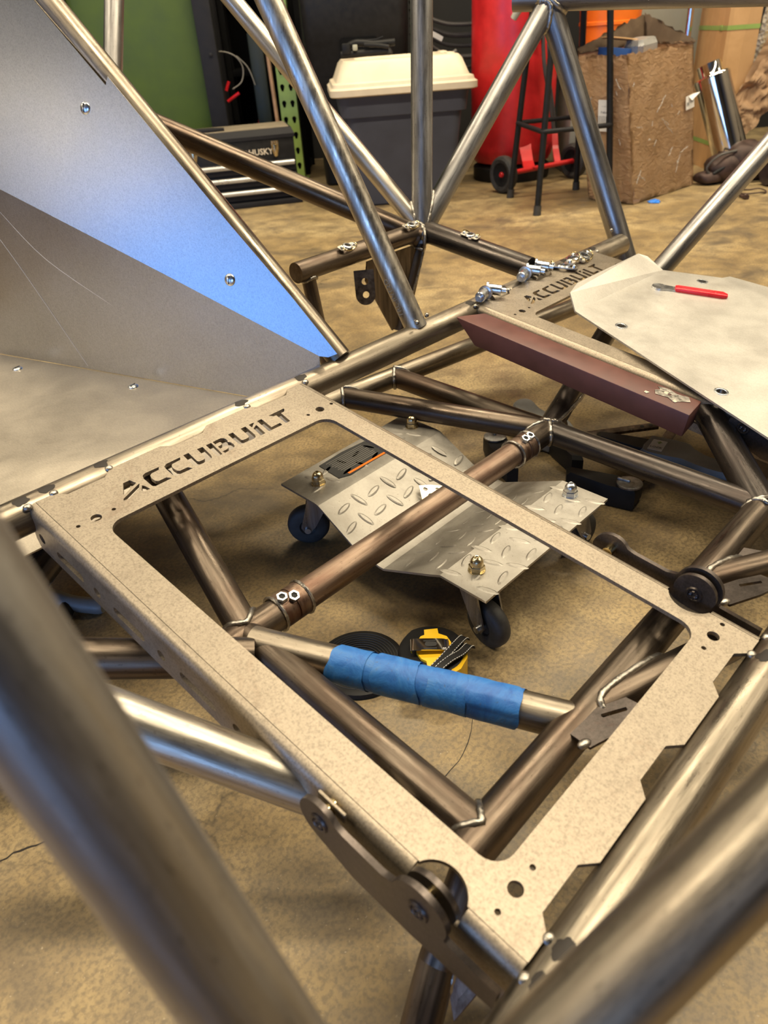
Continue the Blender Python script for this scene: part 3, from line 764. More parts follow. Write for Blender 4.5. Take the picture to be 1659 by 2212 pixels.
        for qa, qb, ty, tz in ((min(xs, xd), max(xs, xd), -.603, .003), (xs - sgn * 14, xs, -.502, -.006)):
            bm = bmesh.new(); a_cyl(bm, T @ V((qa * k, ty, tz)), T @ V((qb * k, ty, tz)), 0.006, seg=16)
            link('pivot_pin', fin(bm), 'spring', sf)
        for ty, tz in ((0.603, 0.002), (0.502, -0.012)):
            for xc, nn in ((xs + sgn * 2.7, sgn), (xd - sgn * 2.5, -sgn)):
                if ty < 0.55 and nn != sgn: continue
                bm = bmesh.new()
                for rr_ in (0.0035, 0.0075):
                    pts = [T @ V((xc * k, -ty + rr_ * math.cos(a), tz + rr_ * math.sin(a))) for a in [2 * PI * q / 20 for q in range(20)]]
                    a_sweep(bm, pts, [0.0017 + 0.0005 * (q % 2) for q in range(20)], 6, closed=True)
                link('plug_weld', fin(bm), 'plate_dark', sf)
    for xs_, hx_ in ((-3.5, 1),):
        bm = bmesh.new(); a_box(bm, (xs_ * k, -.503, -.002), (.0030, .030, .012), T, .001); link('slider_tab', fin(bm), 'plate', sf)
    # tack welds with scorched halo
    for tx, ty in ((1, 2), (34, -2), (105, -2), (316, -2), (421, 1), (388, SL + 2), (421, SL + 4), (2, SL + 4), (34, SL + 2)):
        bm = bmesh.new()
        bmesh.ops.create_icosphere(bm, subdivisions=2, radius=0.0050, matrix=T @ Matrix.Translation((tx * k, -ty * k, -0.001)) @ Matrix.Diagonal((1.1, 1.0, .8, 1)))
        tk = link('weld_tack', fin(bm), 'weld', sf)
        front = ty < 300
        ax_y, ax_z, rad_ = (0.8035, 0.2535, R175) if front else (0.1015, 0.1545, R175)
        pw = T @ V((tx * k + random.uniform(-.003, .003), -ty * k, 0)); dv = V((0, pw.y + (.010 if front else -.010) - ax_y, pw.z + .012 - ax_z)).normalized()
        a0 = math.atan2(dv.z, dv.y); bm = bmesh.new(); rows_ = []
        for q_ in range(6):
            row_ = []
            for w_ in range(22):
                an = 2 * PI * w_ / 22; rq = .0072 * q_ / 5 * (1 + .45 * noise.noise(V((math.cos(an) * 1.7 + tx, math.sin(an) * 1.7, ty))))
                aa = a0 + rq * math.sin(an) / rad_
                row_.append(bm.verts.new((pw.x + 1.25 * rq * math.cos(an), ax_y + (rad_ + .0003) * math.cos(aa), ax_z + (rad_ + .0003) * math.sin(aa))))
            rows_.append(row_)
        for x_, y_ in zip(rows_[1:], rows_[2:]):
            for w_ in range(22): bm.faces.new((x_[w_], x_[(w_ + 1) % 22], y_[(w_ + 1) % 22], y_[w_]))
        bm.faces.new(rows_[1])
        link('scorch_mark', fin(bm), 'scorch', sf)
    return sf
SF1 = seat_frame(0.2086, 'near seat frame plate with cut-out lettering')
SF2 = seat_frame(0.2086 + 0.826, 'far seat frame plate partly under the loose aluminium tray')

# ------------------------------------------------------------------ footwell panels
def sheet_poly(pts, nrm, th=0.002):
    nrm = V(nrm).normalized() * -th; bm = bmesh.new()
    a = [bm.verts.new(V(p)) for p in pts]; b = [bm.verts.new(V(p) + nrm) for p in pts]; n = len(a)
    bm.faces.new(a); bm.faces.new(b[::-1])
    for i in range(n): bm.faces.new((a[i], a[(i + 1) % n], b[(i + 1) % n], b[i]))
    me = bpy.data.meshes.new('sheet'); bmesh.ops.recalc_face_normals(bm, faces=bm.faces); bm.to_mesh(me); bm.free(); return me
n1 = V((-0.903, -0.36, 0.233)); n2 = V((-0.9585, -0.285, 0.0))
f1 = [(0.692, 0.782, 0.295), (0.681, 0.859, 0.371), (0.664, 0.963, 0.468), (0.634, 1.163, 0.659), (0.630, 1.167, 0.648), (0.611, 1.286, 0.760), (0.585, 1.448, 0.908), (0.465, 1.606, 0.687), (0.471, 1.515, 0.571), (0.51, 1.377, 0.509), (0.601, 1.074, 0.393), (0.680, 0.809, 0.289), (0.685, 0.795, 0.289)]
f2 = [(0.680, 0.809, 0.289), (0.601, 1.074, 0.393), (0.51, 1.377, 0.509), (0.471, 1.515, 0.571), (0.404, 1.735, 0.201), (0.465, 1.53, 0.201), (0.559, 1.212, 0.201), (0.638, 0.948, 0.201), (0.677, 0.815, 0.201)]
bm = bmesh.new()
for me in (sheet_poly(f1, n1), sheet_poly(f2, n2)): bm.from_mesh(me)
fold = []
for k in range(13):
    fold.append(V((0.6795, 0.8085, 0.2892)).lerp(V((0.4715, 1.515, 0.571)), k / 12) - V((0.9, 0.3, 0)) * -0.0006)

FP = link('footwell_panel', fin(bm, ang=20), 'alu', CH); FP['label'] = 'folded aluminium firewall panel reflecting blue daylight'
FL = link('floor_panel', sheet_poly([(-0.35, 0.80, 0.2), (0.676, 0.822, 0.2), (0.638, 0.948, 0.2), (0.465, 1.53, 0.2), (0.404, 1.735, 0.2), (-0.35, 1.735, 0.2)], (0, 0, 1)), 'alu_floor', CH)
FL['label'] = 'flat aluminium floor panel behind the front cross tube'
def fastener(p, n, parent, rot=0.6):
    p = V(p); n = V(n).normalized(); T = frame(p, p + n)[0] @ Matrix.Rotation(rot, 4, 'Z')
    bm = bmesh.new(); r = 0.0092
    prof = [(r * math.cos(a), 0.0038 * math.sin(a)) for a in [PI / 2 * k / 6 for k in range(6)]] + [(0, 0.0038)]
    a_lathe(bm, prof, 28, T); o = link('fastener_head', fin(bm, ang=80), 'zinc', parent)
    bm = bmesh.new(); a_box(bm, (0, 0, 0.0037), (0.0125, 0.0010, 0.0008), T); link('fastener_slot', fin(bm, sm=False), 'ink', o)
fastener((0.608, 1.204, 0.620), n1, FP, 0.3); fastener((0.646, 0.958, 0.389), n1, FP, 0.3)
fastener((0.452, 1.419, 0.2), (0, 0, 1), FL, 0.4); fastener((0.542, 1.154, 0.2), (0, 0, 1), FL, 0.4)
# scratches scribed across the folded panel
for pts in ([(0.505, 1.395, 0.472), (0.527, 1.320, 0.398), (0.566, 1.191, 0.326)], [(0.498, 1.418, 0.426), (0.509, 1.380, 0.362), (0.534, 1.297, 0.207)]):
    bm = bmesh.new(); a_sweep(bm, [V(p) + n2 * 0.0001 for p in spline(pts, 5)], 0.00035, 5); link('scratch', fin(bm), 'white', FP)

# quarter-turn spring clips welded to the tubes
def spring_clip(parent, mw, thingname=None):
    me = flat_plate(rrect(.021, .0085, .0035, 4), [circ(0, 0, .0055, 16), circ(-.0155, 0, .0022, 10), circ(.0155, 0, .0022, 10)], 0.0016)
    c = link('clip_plate', me, 'steel_bright', parent, mw)
    bm = bmesh.new()
    a_lathe(bm, [(.0105, .0002), (.009, .0022), (.006, .0026), (.0058, .0002)], 20, mw); 
    for sx in (-.0155, .0155): a_lathe(bm, [(.0034, 0), (.0030, .003), (.0018, .004), (0, .004)], 12, mw @ Matrix.Translation((sx, 0, 0)))
    link('clip_rivet', fin(bm), 'zinc', c)
    bm = bmesh.new()
    wp = [(-.0155, .001, .004), (-.017, -.007, .003), (-.010, -.0105, -.001), (0, -.010, -.003), (.010, -.0105, -.001), (.017, -.008, .002), (.019, -.002, .004), (.0155, .001, .0045)]
    a_sweep(bm, [mw @ V(p) for p in spline(wp, 5)], .0011, 7); link('clip_spring', fin(bm), 'spring', c)
    return c
def clip_on(p, axis, nrm):
    ax = V(axis).normalized(); nz = V(nrm); nz = (nz - ax * nz.dot(ax)).normalized(); ay = nz.cross(ax)
    T = Matrix((ax, ay, nz)).transposed().to_4x4(); T.translation = V(p) + nz * 0.0035
    return spring_clip(CH, T)
ax24 = V(T24e) - V(N6)
clip_on(along(N6, T24e, 0.47) + V((-.006, -.004, .0215)) if False else V(along(N6, T24e, 0.47)) + V((-.004, -.002, .0222)), -ax24, (-0.15, -0.3, 1))
clip_on(V((1.185, 1.076, 0.327)) + V((0, -.006, .0185)), (1, 0, 0), (0, -0.35, 1))
clip_on(V((1.000, 1.076, 0.325)) + V((0, -.006, .0185)), (1, 0, 0), (0, -0.35, 1))

# ------------------------------------------------------------------ loose things on the chassis
PO = V((0.2086, 0.7886, 0.2717)); PY = V((0, -0.98902, -0.14781)); PZ = V((0, -0.14781, 0.98902))
def PT(s, t, h=0.0): return PO + V((s, 0, 0)) + PY * t + PZ * h
def PM(s, t, h=0.0, rot=0.0):                 # matrix on the seat plane, local x along the cross tube
    T = Matrix((V((1, 0, 0)), -PY, PZ)).transposed().to_4x4(); T.translation = PT(s, t, h)
    return T @ Matrix.Rotation(rot, 4, 'Z')
def hexa(pts8, mat, name, parent=None, bev=0.001):
    bm = bmesh.new(); vs = [bm.verts.new(V(p)) for p in pts8]
    for f in ((0, 1, 2, 3), (7, 6, 5, 4), (0, 4, 5, 1), (1, 5, 6, 2), (2, 6, 7, 3), (3, 7, 4, 0)): bm.faces.new([vs[i] for i in f])
    bmesh.ops.recalc_face_normals(bm, faces=bm.faces)
    if bev: bmesh.ops.bevel(bm, geom=list(bm.edges), offset=bev, segments=2, profile=.5, affect='EDGES')
    return link(name, fin(bm, name, 30), mat, parent)

# red-brown rectangular tube with mitred end, lying along the left flange of the far seat frame
rt = thing('rectangular_steel_tube', 'red-brown painted rectangular steel tube with mitred end beside the far seat frame', 'steel tube', PT(0.79, 0.2, -0.036))
s0, s1, zt, zb = 0.757, 0.8085, 0.0035, -0.034
hexa([PT(s0, 0.010, zt), PT(s1, 0.036, zt), PT(s1, 0.435, zt), PT(s0, 0.440, zt), PT(s0, 0.058, zb), PT(s1, 0.084, zb), PT(s1, 0.435, zb), PT(s0, 0.440, zb)], 'brown_paint', 'tube_wall', rt, 0.0025)
me = flat_plate([(-.012, .018), (-.002, .024), (.006, .019), (.012, .026), (.017, .010), (.011, -.006), (.016, -.022), (.004, -.030), (-.004, -.020), (-.014, -.012), (-.008, 0)], [circ(.002, .002, .003, 8)], 0.0006)
o = link('bare_burnt_patch', me, 'weld', rt, PM(0.787, 0.395, zt + .0008)); o['label'] = 'burnt flaking paint patch'
for ds, dt, q in ((-.012, -.012, .4), (.008, .010, .7), (-.004, .03, 1.9)):
    me = flat_plate([(-.003, 0), (0, .004), (.004, .002), (.002, -.004)], [], .0007); link('paint_flake', me, 'lid_white', rt, PM(0.781 + ds, 0.378 + dt, zt + .001, q))

# loose aluminium tray over the far seat frame
tr = thing('aluminium_tray', 'loose dull aluminium tray with raised lip holding the red-handled tool', 'metal tray', PT(1.05, 0.3, 0.008))
th = 0.012
out = [(0.9197, 0.148), (1.2256, 0.160), (1.2808, 0.2581), (1.3005, 0.2656), (1.32, 0.50), (1.20, 0.80), (0.672, 0.80), (0.768, 0.5446)]
Tt = PM(0, 0, th)
me = flat_plate([(x, -y) for x, y in out], [circ(0.9283, -0.233, .0075, 20), circ(0.8408, -0.4472, .0075, 20), circ(1.2308, -0.2398, .0075, 20)], 0.003)
link('tray_floor', me, 'alu_tray', tr, Tt)
lip = [PT(0.9197, 0.148, th), PT(1.2256, 0.160, th), PT(1.2150, 0.126, th + .020), PT(1.198, 0.113, th + .026), PT(0.972, 0.113, th + .026), PT(0.938, 0.121, th + .020)]
link('tray_lip', sheet_poly([tuple(p) for p in lip], (PT(0, 0.1, .3) - PT(0, 0, 0)), 0.003), 'alu_tray', tr)
for s, t in ((0.9283, 0.233), (0.8408, 0.4472), (1.2308, 0.2398)):
    bm = bmesh.new(); a_lathe(bm, [(.0072, -.006), (.0072, .0008), (.0085, .0012), (.0105, .0008), (.0105, .0001)], 28, PM(s, t, th)); link('rivet_nut', fin(bm), 'zinc', tr)
tl = thing('fastener_key', 'flat steel key tool with red vinyl grip on the aluminium tray', 'hand tool', PT(1.15, 0.2, th + .001))
Tk = PM(1.1525, 0.2035, th + .0035)
d = V((1.1915 - 1.1305, -(0.3055 - 0.187), 0)); ang = math.atan2(d.y, d.x); Tk = PM(1.1305, 0.187, th + .0030, ang)
Lk = d.length
me = flat_plate([(0.012 + .014 * math.cos(a), .014 * math.sin(a)) for a in [math.radians(50 + 260 * q / 16) for q in range(17)]] + [(.045, -.008), (.06, -.008), (.06, .008), (.045, .008)], [], .003)
link('key_blade', me, 'zinc', tl, Tk)
bm = bmesh.new()
a_loft(bm, [[Tk @ V((x, y, z)) for y, z in rr] for x, rr in ((.040, rrect(.0085, .0035, .0025, 3)), (.045, rrect(.0098, .0045, .003, 3)), (Lk - .008, rrect(.0098, .0045, .003, 3)), (Lk, rrect(.006, .003, .0025, 3)))])
link('key_grip', fin(bm), 'red_rubber', tl)
# zinc plunger bodies standing in a row at the plate's front edge
def plunger(s, t, a, lab):
    mw = PM(s, t, .0130, a) @ Matrix.Rotation(PI / 2, 4, 'Y')
    p = thing('plunger_fitting', lab, 'hardware', mw, 'zinc plunger fittings on the far seat frame')
    bm = bmesh.new()
    a_lathe(bm, [(0, -.015), (.0085, -.015), (.0095, -.0135), (.0095, .009), (.0128, .0095), (.0128, .0130), (.0118, .0138), (.0, .0138)], 32, mw)
    link('plunger_body', fin(bm, ang=30), 'zinc', p)
    bm = bmesh.new(); a_cyl(bm, mw @ V((0, 0, -.023)), mw @ V((0, 0, -.014)), .0050, seg=16); link('plunger_pin', fin(bm), 'zinc', p)
    bm = bmesh.new(); a_cyl(bm, mw @ V((.0093, 0, .002)), mw @ V((.0098, 0, .002)), .0030, seg=14); link('cross_hole', fin(bm), 'ink', p)
plunger(0.849, -.001, 0.25, 'leftmost zinc plunger fitting lying flat on the far seat frame')
plunger(0.883, -.003, -1.0 + PI, 'tilted zinc plunger fitting right beside the leftmost one')
plunger(0.984, -.007, 0.30, 'middle zinc plunger fitting lying across the front edge')
plunger(1.018, -.009, -1.05 + PI, 'fourth zinc plunger fitting from the left, tilted')
plunger(1.050, -.010, -1.1 + PI, 'rightmost zinc plunger fitting next to the loose spring clips')
def loose_clip(s, t, h, r, tilt, lab):
    mw = PM(s, t, h, r) @ Matrix.Rotation(tilt, 4, 'X') @ Matrix.Scale(1.35, 4)
    p = thing('spring_clip', lab, 'hardware', mw, 'loose spring clips on the far seat frame')
    c = spring_clip(p, mw)
loose_clip(1.100, 0.010, .006, 2.1, .15, 'loose spring clip with upright wire, leftmost of three on the far plate')
loose_clip(1.135, 0.006, .011, 0.4, -.3, 'loose spring clip in the middle of three on the far plate')
loose_clip(1.180, 0.008, .007, 0.2, .2, 'loose spring clip with round washer, rightmost on the far plate')

# ------------------------------------------------------------------ things on the workshop floor under the chassis
# four-wheeled tread plate dolly
DY = thing('wheel_dolly', 'galvanised tread-plate wheel dolly on four casters under the chassis', 'dolly', (0.715, 0.61, 0))
ya = [0.82, 0.738, 0.728, 0.655, 0.645, 0.600, 0.590, 0.495, 0.480, 0.404]
za = [.108, .108, .1065, .0695, .0675, .0600, .0600, .1010, .1080, .108]
def dx(y): k = (y - .404) / .416; return (.557 + .024 * k, .849 + .025 * k)
def dz(y):
    for i in range(len(ya) - 1):
        if ya[i] >= y >= ya[i + 1]: k = (ya[i] - y) / (ya[i] - ya[i + 1]); return za[i] + (za[i + 1] - za[i]) * k
    return .108
bm = bmesh.new(); top = []; bot = []
for y, z in zip(ya, za):
    a, b = dx(y); sk = .008 * (y - .404) / .416
    top.append([bm.verts.new((a + (b - a) * k / 2, y + sk * k / 2, z)) for k in range(3)])
    bot.append([bm.verts.new((a + (b - a) * k / 2, y + sk * k / 2, z - .0035)) for k in range(3)])
for i in range(len(ya) - 1):
    for k in range(2):
        bm.faces.new((top[i][k], top[i][k + 1], top[i + 1][k + 1], top[i + 1][k])); bm.faces.new((bot[i][k + 1], bot[i][k], bot[i + 1][k], bot[i + 1][k + 1]))
    bm.faces.new((top[i][0], top[i + 1][0], bot[i + 1][0], bot[i][0])); bm.faces.new((top[i + 1][2], top[i][2], bot[i][2], bot[i + 1][2]))
for k in range(2):
    bm.faces.new((top[0][k + 1], top[0][k], bot[0][k], bot[0][k + 1])); bm.faces.new((top[-1][k], top[-1][k + 1], bot[-1][k + 1], bot[-1][k]))
def lens(x, y, a):
    z = dz(y); sl = (dz(y - .004) - dz(y + .004)) / .008
    T = Matrix.Translation((x, y, z)) @ Matrix.Rotation(math.atan(-sl), 4, 'X') @ Matrix.Rotation(a, 4, 'Z')
    n = 12; rim = [bm.verts.new(T @ V((.0155 * math.cos(q), .0050 * math.sin(q) * (abs(math.sin(q)) ** .15 if math.sin(q) else 0), 0.0))) for q in [2 * PI * w / n for w in range(n)]]
    mid = [bm.verts.new(T @ V((.0110 * math.cos(q), .0028 * math.sin(q), .0011))) for q in [2 * PI * w / n for w in range(n)]]
    for w in range(n): bm.faces.new((rim[w], rim[(w + 1) % n], mid[(w + 1) % n], mid[w]))
    bm.faces.new(mid)
i = 0
yy = .415
while yy < .815:
    xx = .575 + (.016 if i % 2 else 0)
    j = 0
    while xx < .86:
        a, b = dx(yy)
        if a + .012 < xx < b - .012 and min(abs(yy - q) for q in (.73, .65, .595, .49)) > .008:
            lens(xx + random.uniform(-.001, .001), yy, (0.25 if (i + j) % 2 else 1.82) + random.uniform(-.08, .08))
        xx += .032; j += 1
    yy += .029; i += 1
tp = link('tread_plate', fin(bm, ang=12), 'tread', DY)
for (x, y), mt, lab in (((.618, .773), 'gold_nut', 0), ((.850, .783), 'gold_nut', 0), ((.824, .451), 'zinc', 0), ((.599, .450), 'gold_nut', 0)):
    z = .108; T = Matrix.Translation((x, y, z))
    bm = bmesh.new()
    a_lathe(bm, [(0, 0), (.0115, 0), (.0115, .0015), (0, .0015)], 24, T)
    a_lathe(bm, [(.0108, .0015), (.0108, .0085), (.0095, .0100), (0, .0100)], 6, T)
    a_lathe(bm, [(.0090, .0098)] + [(.0088 * math.cos(a), .013 + .0088 * math.sin(a)) for a in [PI / 2 * k / 7 for k in range(7)]] + [(.003, .0217), (.0028, .0205), (0, .0205)], 24, T)
    link('cap_nut', fin(bm, ang=32), mt, DY)
def caster(x, y, ang):
    T = Matrix.Translation((x, y, 0)) @ Matrix.Rotation(ang, 4, 'Z')      # wheel trails along local +x
    c = link('caster', None, None, DY, T)
    bm = bmesh.new()
    a_lathe(bm, [(.026, .1045), (.026, .099), (.021, .091), (0, .091)], 28, T)
    for sy in (-1, 1):
        pr = [(-.020, .094), (.018, .094), (.034, .038), (.030, .030), (.020, .029), (.010, .040)]
        a = [bm.verts.new(T @ V((p[0], sy * .019, p[1]))) for p in pr]; b = [bm.verts.new(T @ V((p[0], sy * .0165, p[1]))) for p in pr]
        bm.faces.new(a); bm.faces.new(b[::-1])
        for q in range(len(pr)): bm.faces.new((a[q], a[(q + 1) % 6], b[(q + 1) % 6], b[q]))
    link('caster_fork', fin(bm, ang=30), 'steel_blue', c)
    bm = bmesh.new(); Tw = T @ Matrix.Translation((.024, 0, .034)) @ Matrix.Rotation(PI / 2, 4, 'X')
    a_lathe(bm, [(0, -.009), (.012, -.009), (.014, -.012), (.027, -.012), (.032, -.009), (.034, -.004), (.034, .004), (.032, .009), (.027, .012), (.014, .012), (.012, .009), (0, .009)], 36, Tw)
    link('caster_wheel', fin(bm, ang=40), 'rubber', c)
    bm = bmesh.new(); a_cyl(bm, T @ V((.024, -.023, .034)), T @ V((.024, .023, .034)), .005, seg=12); link('axle_bolt', fin(bm), 'zinc', c)
caster(.618, .773, 2.35); caster(.850, .783, 0.6); caster(.824, .451, -0.2); caster(.599, .450, -1.75)
lb = flat_plate([(.655, .812), (.648, .758), (.668, .750), (.757, .757), (.768, .79), (.760, .812), (.71, .816)], [], .0005)
o = link('warning_label', lb, 'ink', DY, Matrix.Translation((0, 0, .1091))); o['label'] = 'torn black sticker with red edge'
for k in range(9):
    bm = bmesh.new(); a_box(bm, (.706, .806 - k * .0047, .1093), (.082 - .004 * (k % 3), .0009, .0002)); l = link('print_line', fin(bm, sm=False), 'wire_grey', o)
bm = bmesh.new(); a_box(bm, (.712, .7565, .1093), (.088, .0048, .0002)); link('red_stripe', fin(bm, sm=False), 'orange', o)
me = flat_plate([(-.024, -.020), (-.010, -.0215), (-.006, -.0155), (.006, -.0155), (.010, -.0215), (.024, -.020), (.026, 0), (.024, .020), (-.024, .020), (-.026, 0)],
                [circ(0, .002, .0075, 18), circ(-.016, .011, .0040, 12), circ(.016, .011, .004, 12), circ(-.0165, -.009, .0035, 12), circ(.0165, -.009, .0035, 12)], .002)
me.transform(Matrix.Rotation(0.9, 4, 'Z'))
pb = link('perforated_tab', me, 'gold_nut', None, Matrix.Translation((.738, .632, .0595 + .0265)) @ Matrix.Rotation(math.radians(-16), 4, 'X')); 
pb.matrix_basis = Matrix.Translation((.738, .640, dz(.640) + .009)) @ Matrix.Rotation(math.radians(18), 4, 'X'); tag(pb, 'small shiny perforated bracket tab lying on the wheel dolly', 'bracket')

# tape measure
TMm = Matrix.Translation((.502, .447, 0)) @ Matrix.Rotation(math.radians(-47), 4, 'Z') @ Matrix.Scale(.92, 4)
TM = thing('tape_measure', 'yellow and black tape measure with belt clip on the floor', 'tape measure', TMm)
# local x: from mouth side (-) to rear (+) after rotation; y across
body = [(-.026, .047), (-.008, .053), (.018, .050), (.038, .036), (.048, .012), (.047, -.014), (.036, -.034), (.014, -.046), (-.016, -.050), (-.040, -.047), (-.047, -.041), (-.042, -.030), (-.046, .002), (-.044, .018), (-.036, .034)]
bs = [V((x, y, 0)) for x, y in body]
lp = spline(bs + [bs[0]], 4)[:-1]
bm = bmesh.new()
a_loft(bm, [[TMm @ V((p.x * s, p.y * s, z)) for p in lp] for z, s in ((0.0005, .93), (.004, .985), (.010, 1), (.034, 1), (.041, .97), (.0445, .90))])
link('tape_case', fin(bm, ang=50), 'black_plastic', TM)
face = rrect(.026, .034, .020, 5)
yl = [(-.028, -.010), (-.028, .012), (-.020, .026), (-.014, .029), (-.014, .041), (.008, .043), (.009, .031), (.022, .024), (.028, .010), (.028, -.012), (.020, -.026), (.010, -.031), (.010, -.043), (-.012, -.041), (-.013, -.030), (-.021, -.024)]
me = flat_plate([(x * .86, y * .86) for x, y in yl], [], .006); link('yellow_cover', me, 'yellow', TM, TMm @ Matrix.Translation((.004, .002, .0485)))
bm = bmesh.new()
pr = [(.047, .014, 9), (.0490, .022, 9)]
a_loft(bm, [[TMm @ V((x, y, z)) for x, y in ((.024, -.0455), (.038, -.0355), (.0485, -.015), (.0490, -.004), (.040, -.010), (.026, -.034))] for z in (.010, .0440)])
link('yellow_side_panel', fin(bm, ang=30), 'yellow', TM)
bm = bmesh.new()
pts = [(-.026, 0, .0490), (-.028, 0, .0545), (-.018, 0, .0560), (.014, 0, .0545), (.022, 0, .0525), (.0245, 0, .0545)]
for w in (-1,):
    rows = []
    for p in spline([V(q) for q in pts], 4): rows.append([TMm @ (p + V((0, dx_, dz_))) for dx_, dz_ in ((-.011, 0), (.011, 0), (.011, .0012), (-.011, .0012))])
    a_loft(bm, rows)
clip = link('belt_clip', fin(bm, ang=30), 'chrome', TM)
me = flat_plate(rrect(.008, .0045, .0044, 5), [], .0006); link('clip_slot', me, 'ink', clip, TMm @ Matrix.Translation((.000, .000, .0572)) @ Matrix.Rotation(math.radians(2.2), 4, 'Y'))
for q in (-.0082, .0062): 
    bm = bmesh.new(); a_box(bm, (-.001, q, .0568), (.018, .0018, .0012), TMm, .0004); link('clip_rib', fin(bm), 'ink', clip)
tc = text_mesh('EP', .005, .0002); link('clip_mark', tc, 'white', clip, TMm @ Matrix.Translation((.018, -.0085, .0555)))
def strap(p, parent):
    bm = bmesh.new(); rows = []
    q = spline([V(x) for x in p], 6)
    for i, c in enumerate(q):
        d = (q[min(i + 1, len(q) - 1)] - q[max(i - 1, 0)]).normalized(); s = d.cross(V((0, 0, 1))).normalized() * .0058
        rows.append([TMm @ (c - s), TMm @ (c + s), TMm @ (c + s + V((0, 0, .0014))), TMm @ (c - s + V((0, 0, .0014)))])
    a_loft(bm, rows); o = link('wrist_strap', fin(bm, ang=50), 'black_plastic', parent)
    for sg in (-1, 1):
        bm = bmesh.new()
        for i in range(0, len(q) - 1):
            d = (q[i + 1] - q[i]); s = d.normalized().cross(V((0, 0, 1))).normalized() * .0049 * sg
            a_cyl(bm, TMm @ (q[i] + s + V((0, 0, .0016))), TMm @ (q[i] + d * .6 + s + V((0, 0, .0016))), .00045, seg=5)
        link('strap_stitching', fin(bm), 'white', o)
strap([(.050, .024, .040), (.046, .018, .049), (.034, .000, .0530), (.016, -.024, .0530), (-.004, -.048, .049), (-.014, -.060, .022)], TM)
strap([(.056, .012, .034), (.052, .002, .049), (.040, -.014, .0515), (.022, -.030, .0545), (.004, -.048, .0505), (-.006, -.062, .022)], TM)

# black mesh disc under the taped brace
dm = Matrix.Translation((.452, .527, .0)) @ Matrix.Scale(1.28, 4) 
dsc = thing('sanding_disc', 'dark round mesh sanding disc lying on the floor below the taped tube', 'disc', dm)
bm = bmesh.new(); a_lathe(bm, [(0, .0050), (.012, .0052), (.040, .0085), (.0455, .0065), (.046, .002), (.044, .0008), (0, .0008)], 48, dm)
link('disc_body', fin(bm), 'black_plastic', dsc)
for k in range(9):
    bm = bmesh.new(); r = .015 + k * .0030; a_sweep(bm, [dm @ V((r * math.cos(a), r * math.sin(a), .0066 + .0020 * (k / 9))) for a in [2 * PI * q / 40 for q in range(40)]], .0007, 5, closed=True)
    link('mesh_ring', fin(bm), 'ink', dsc)

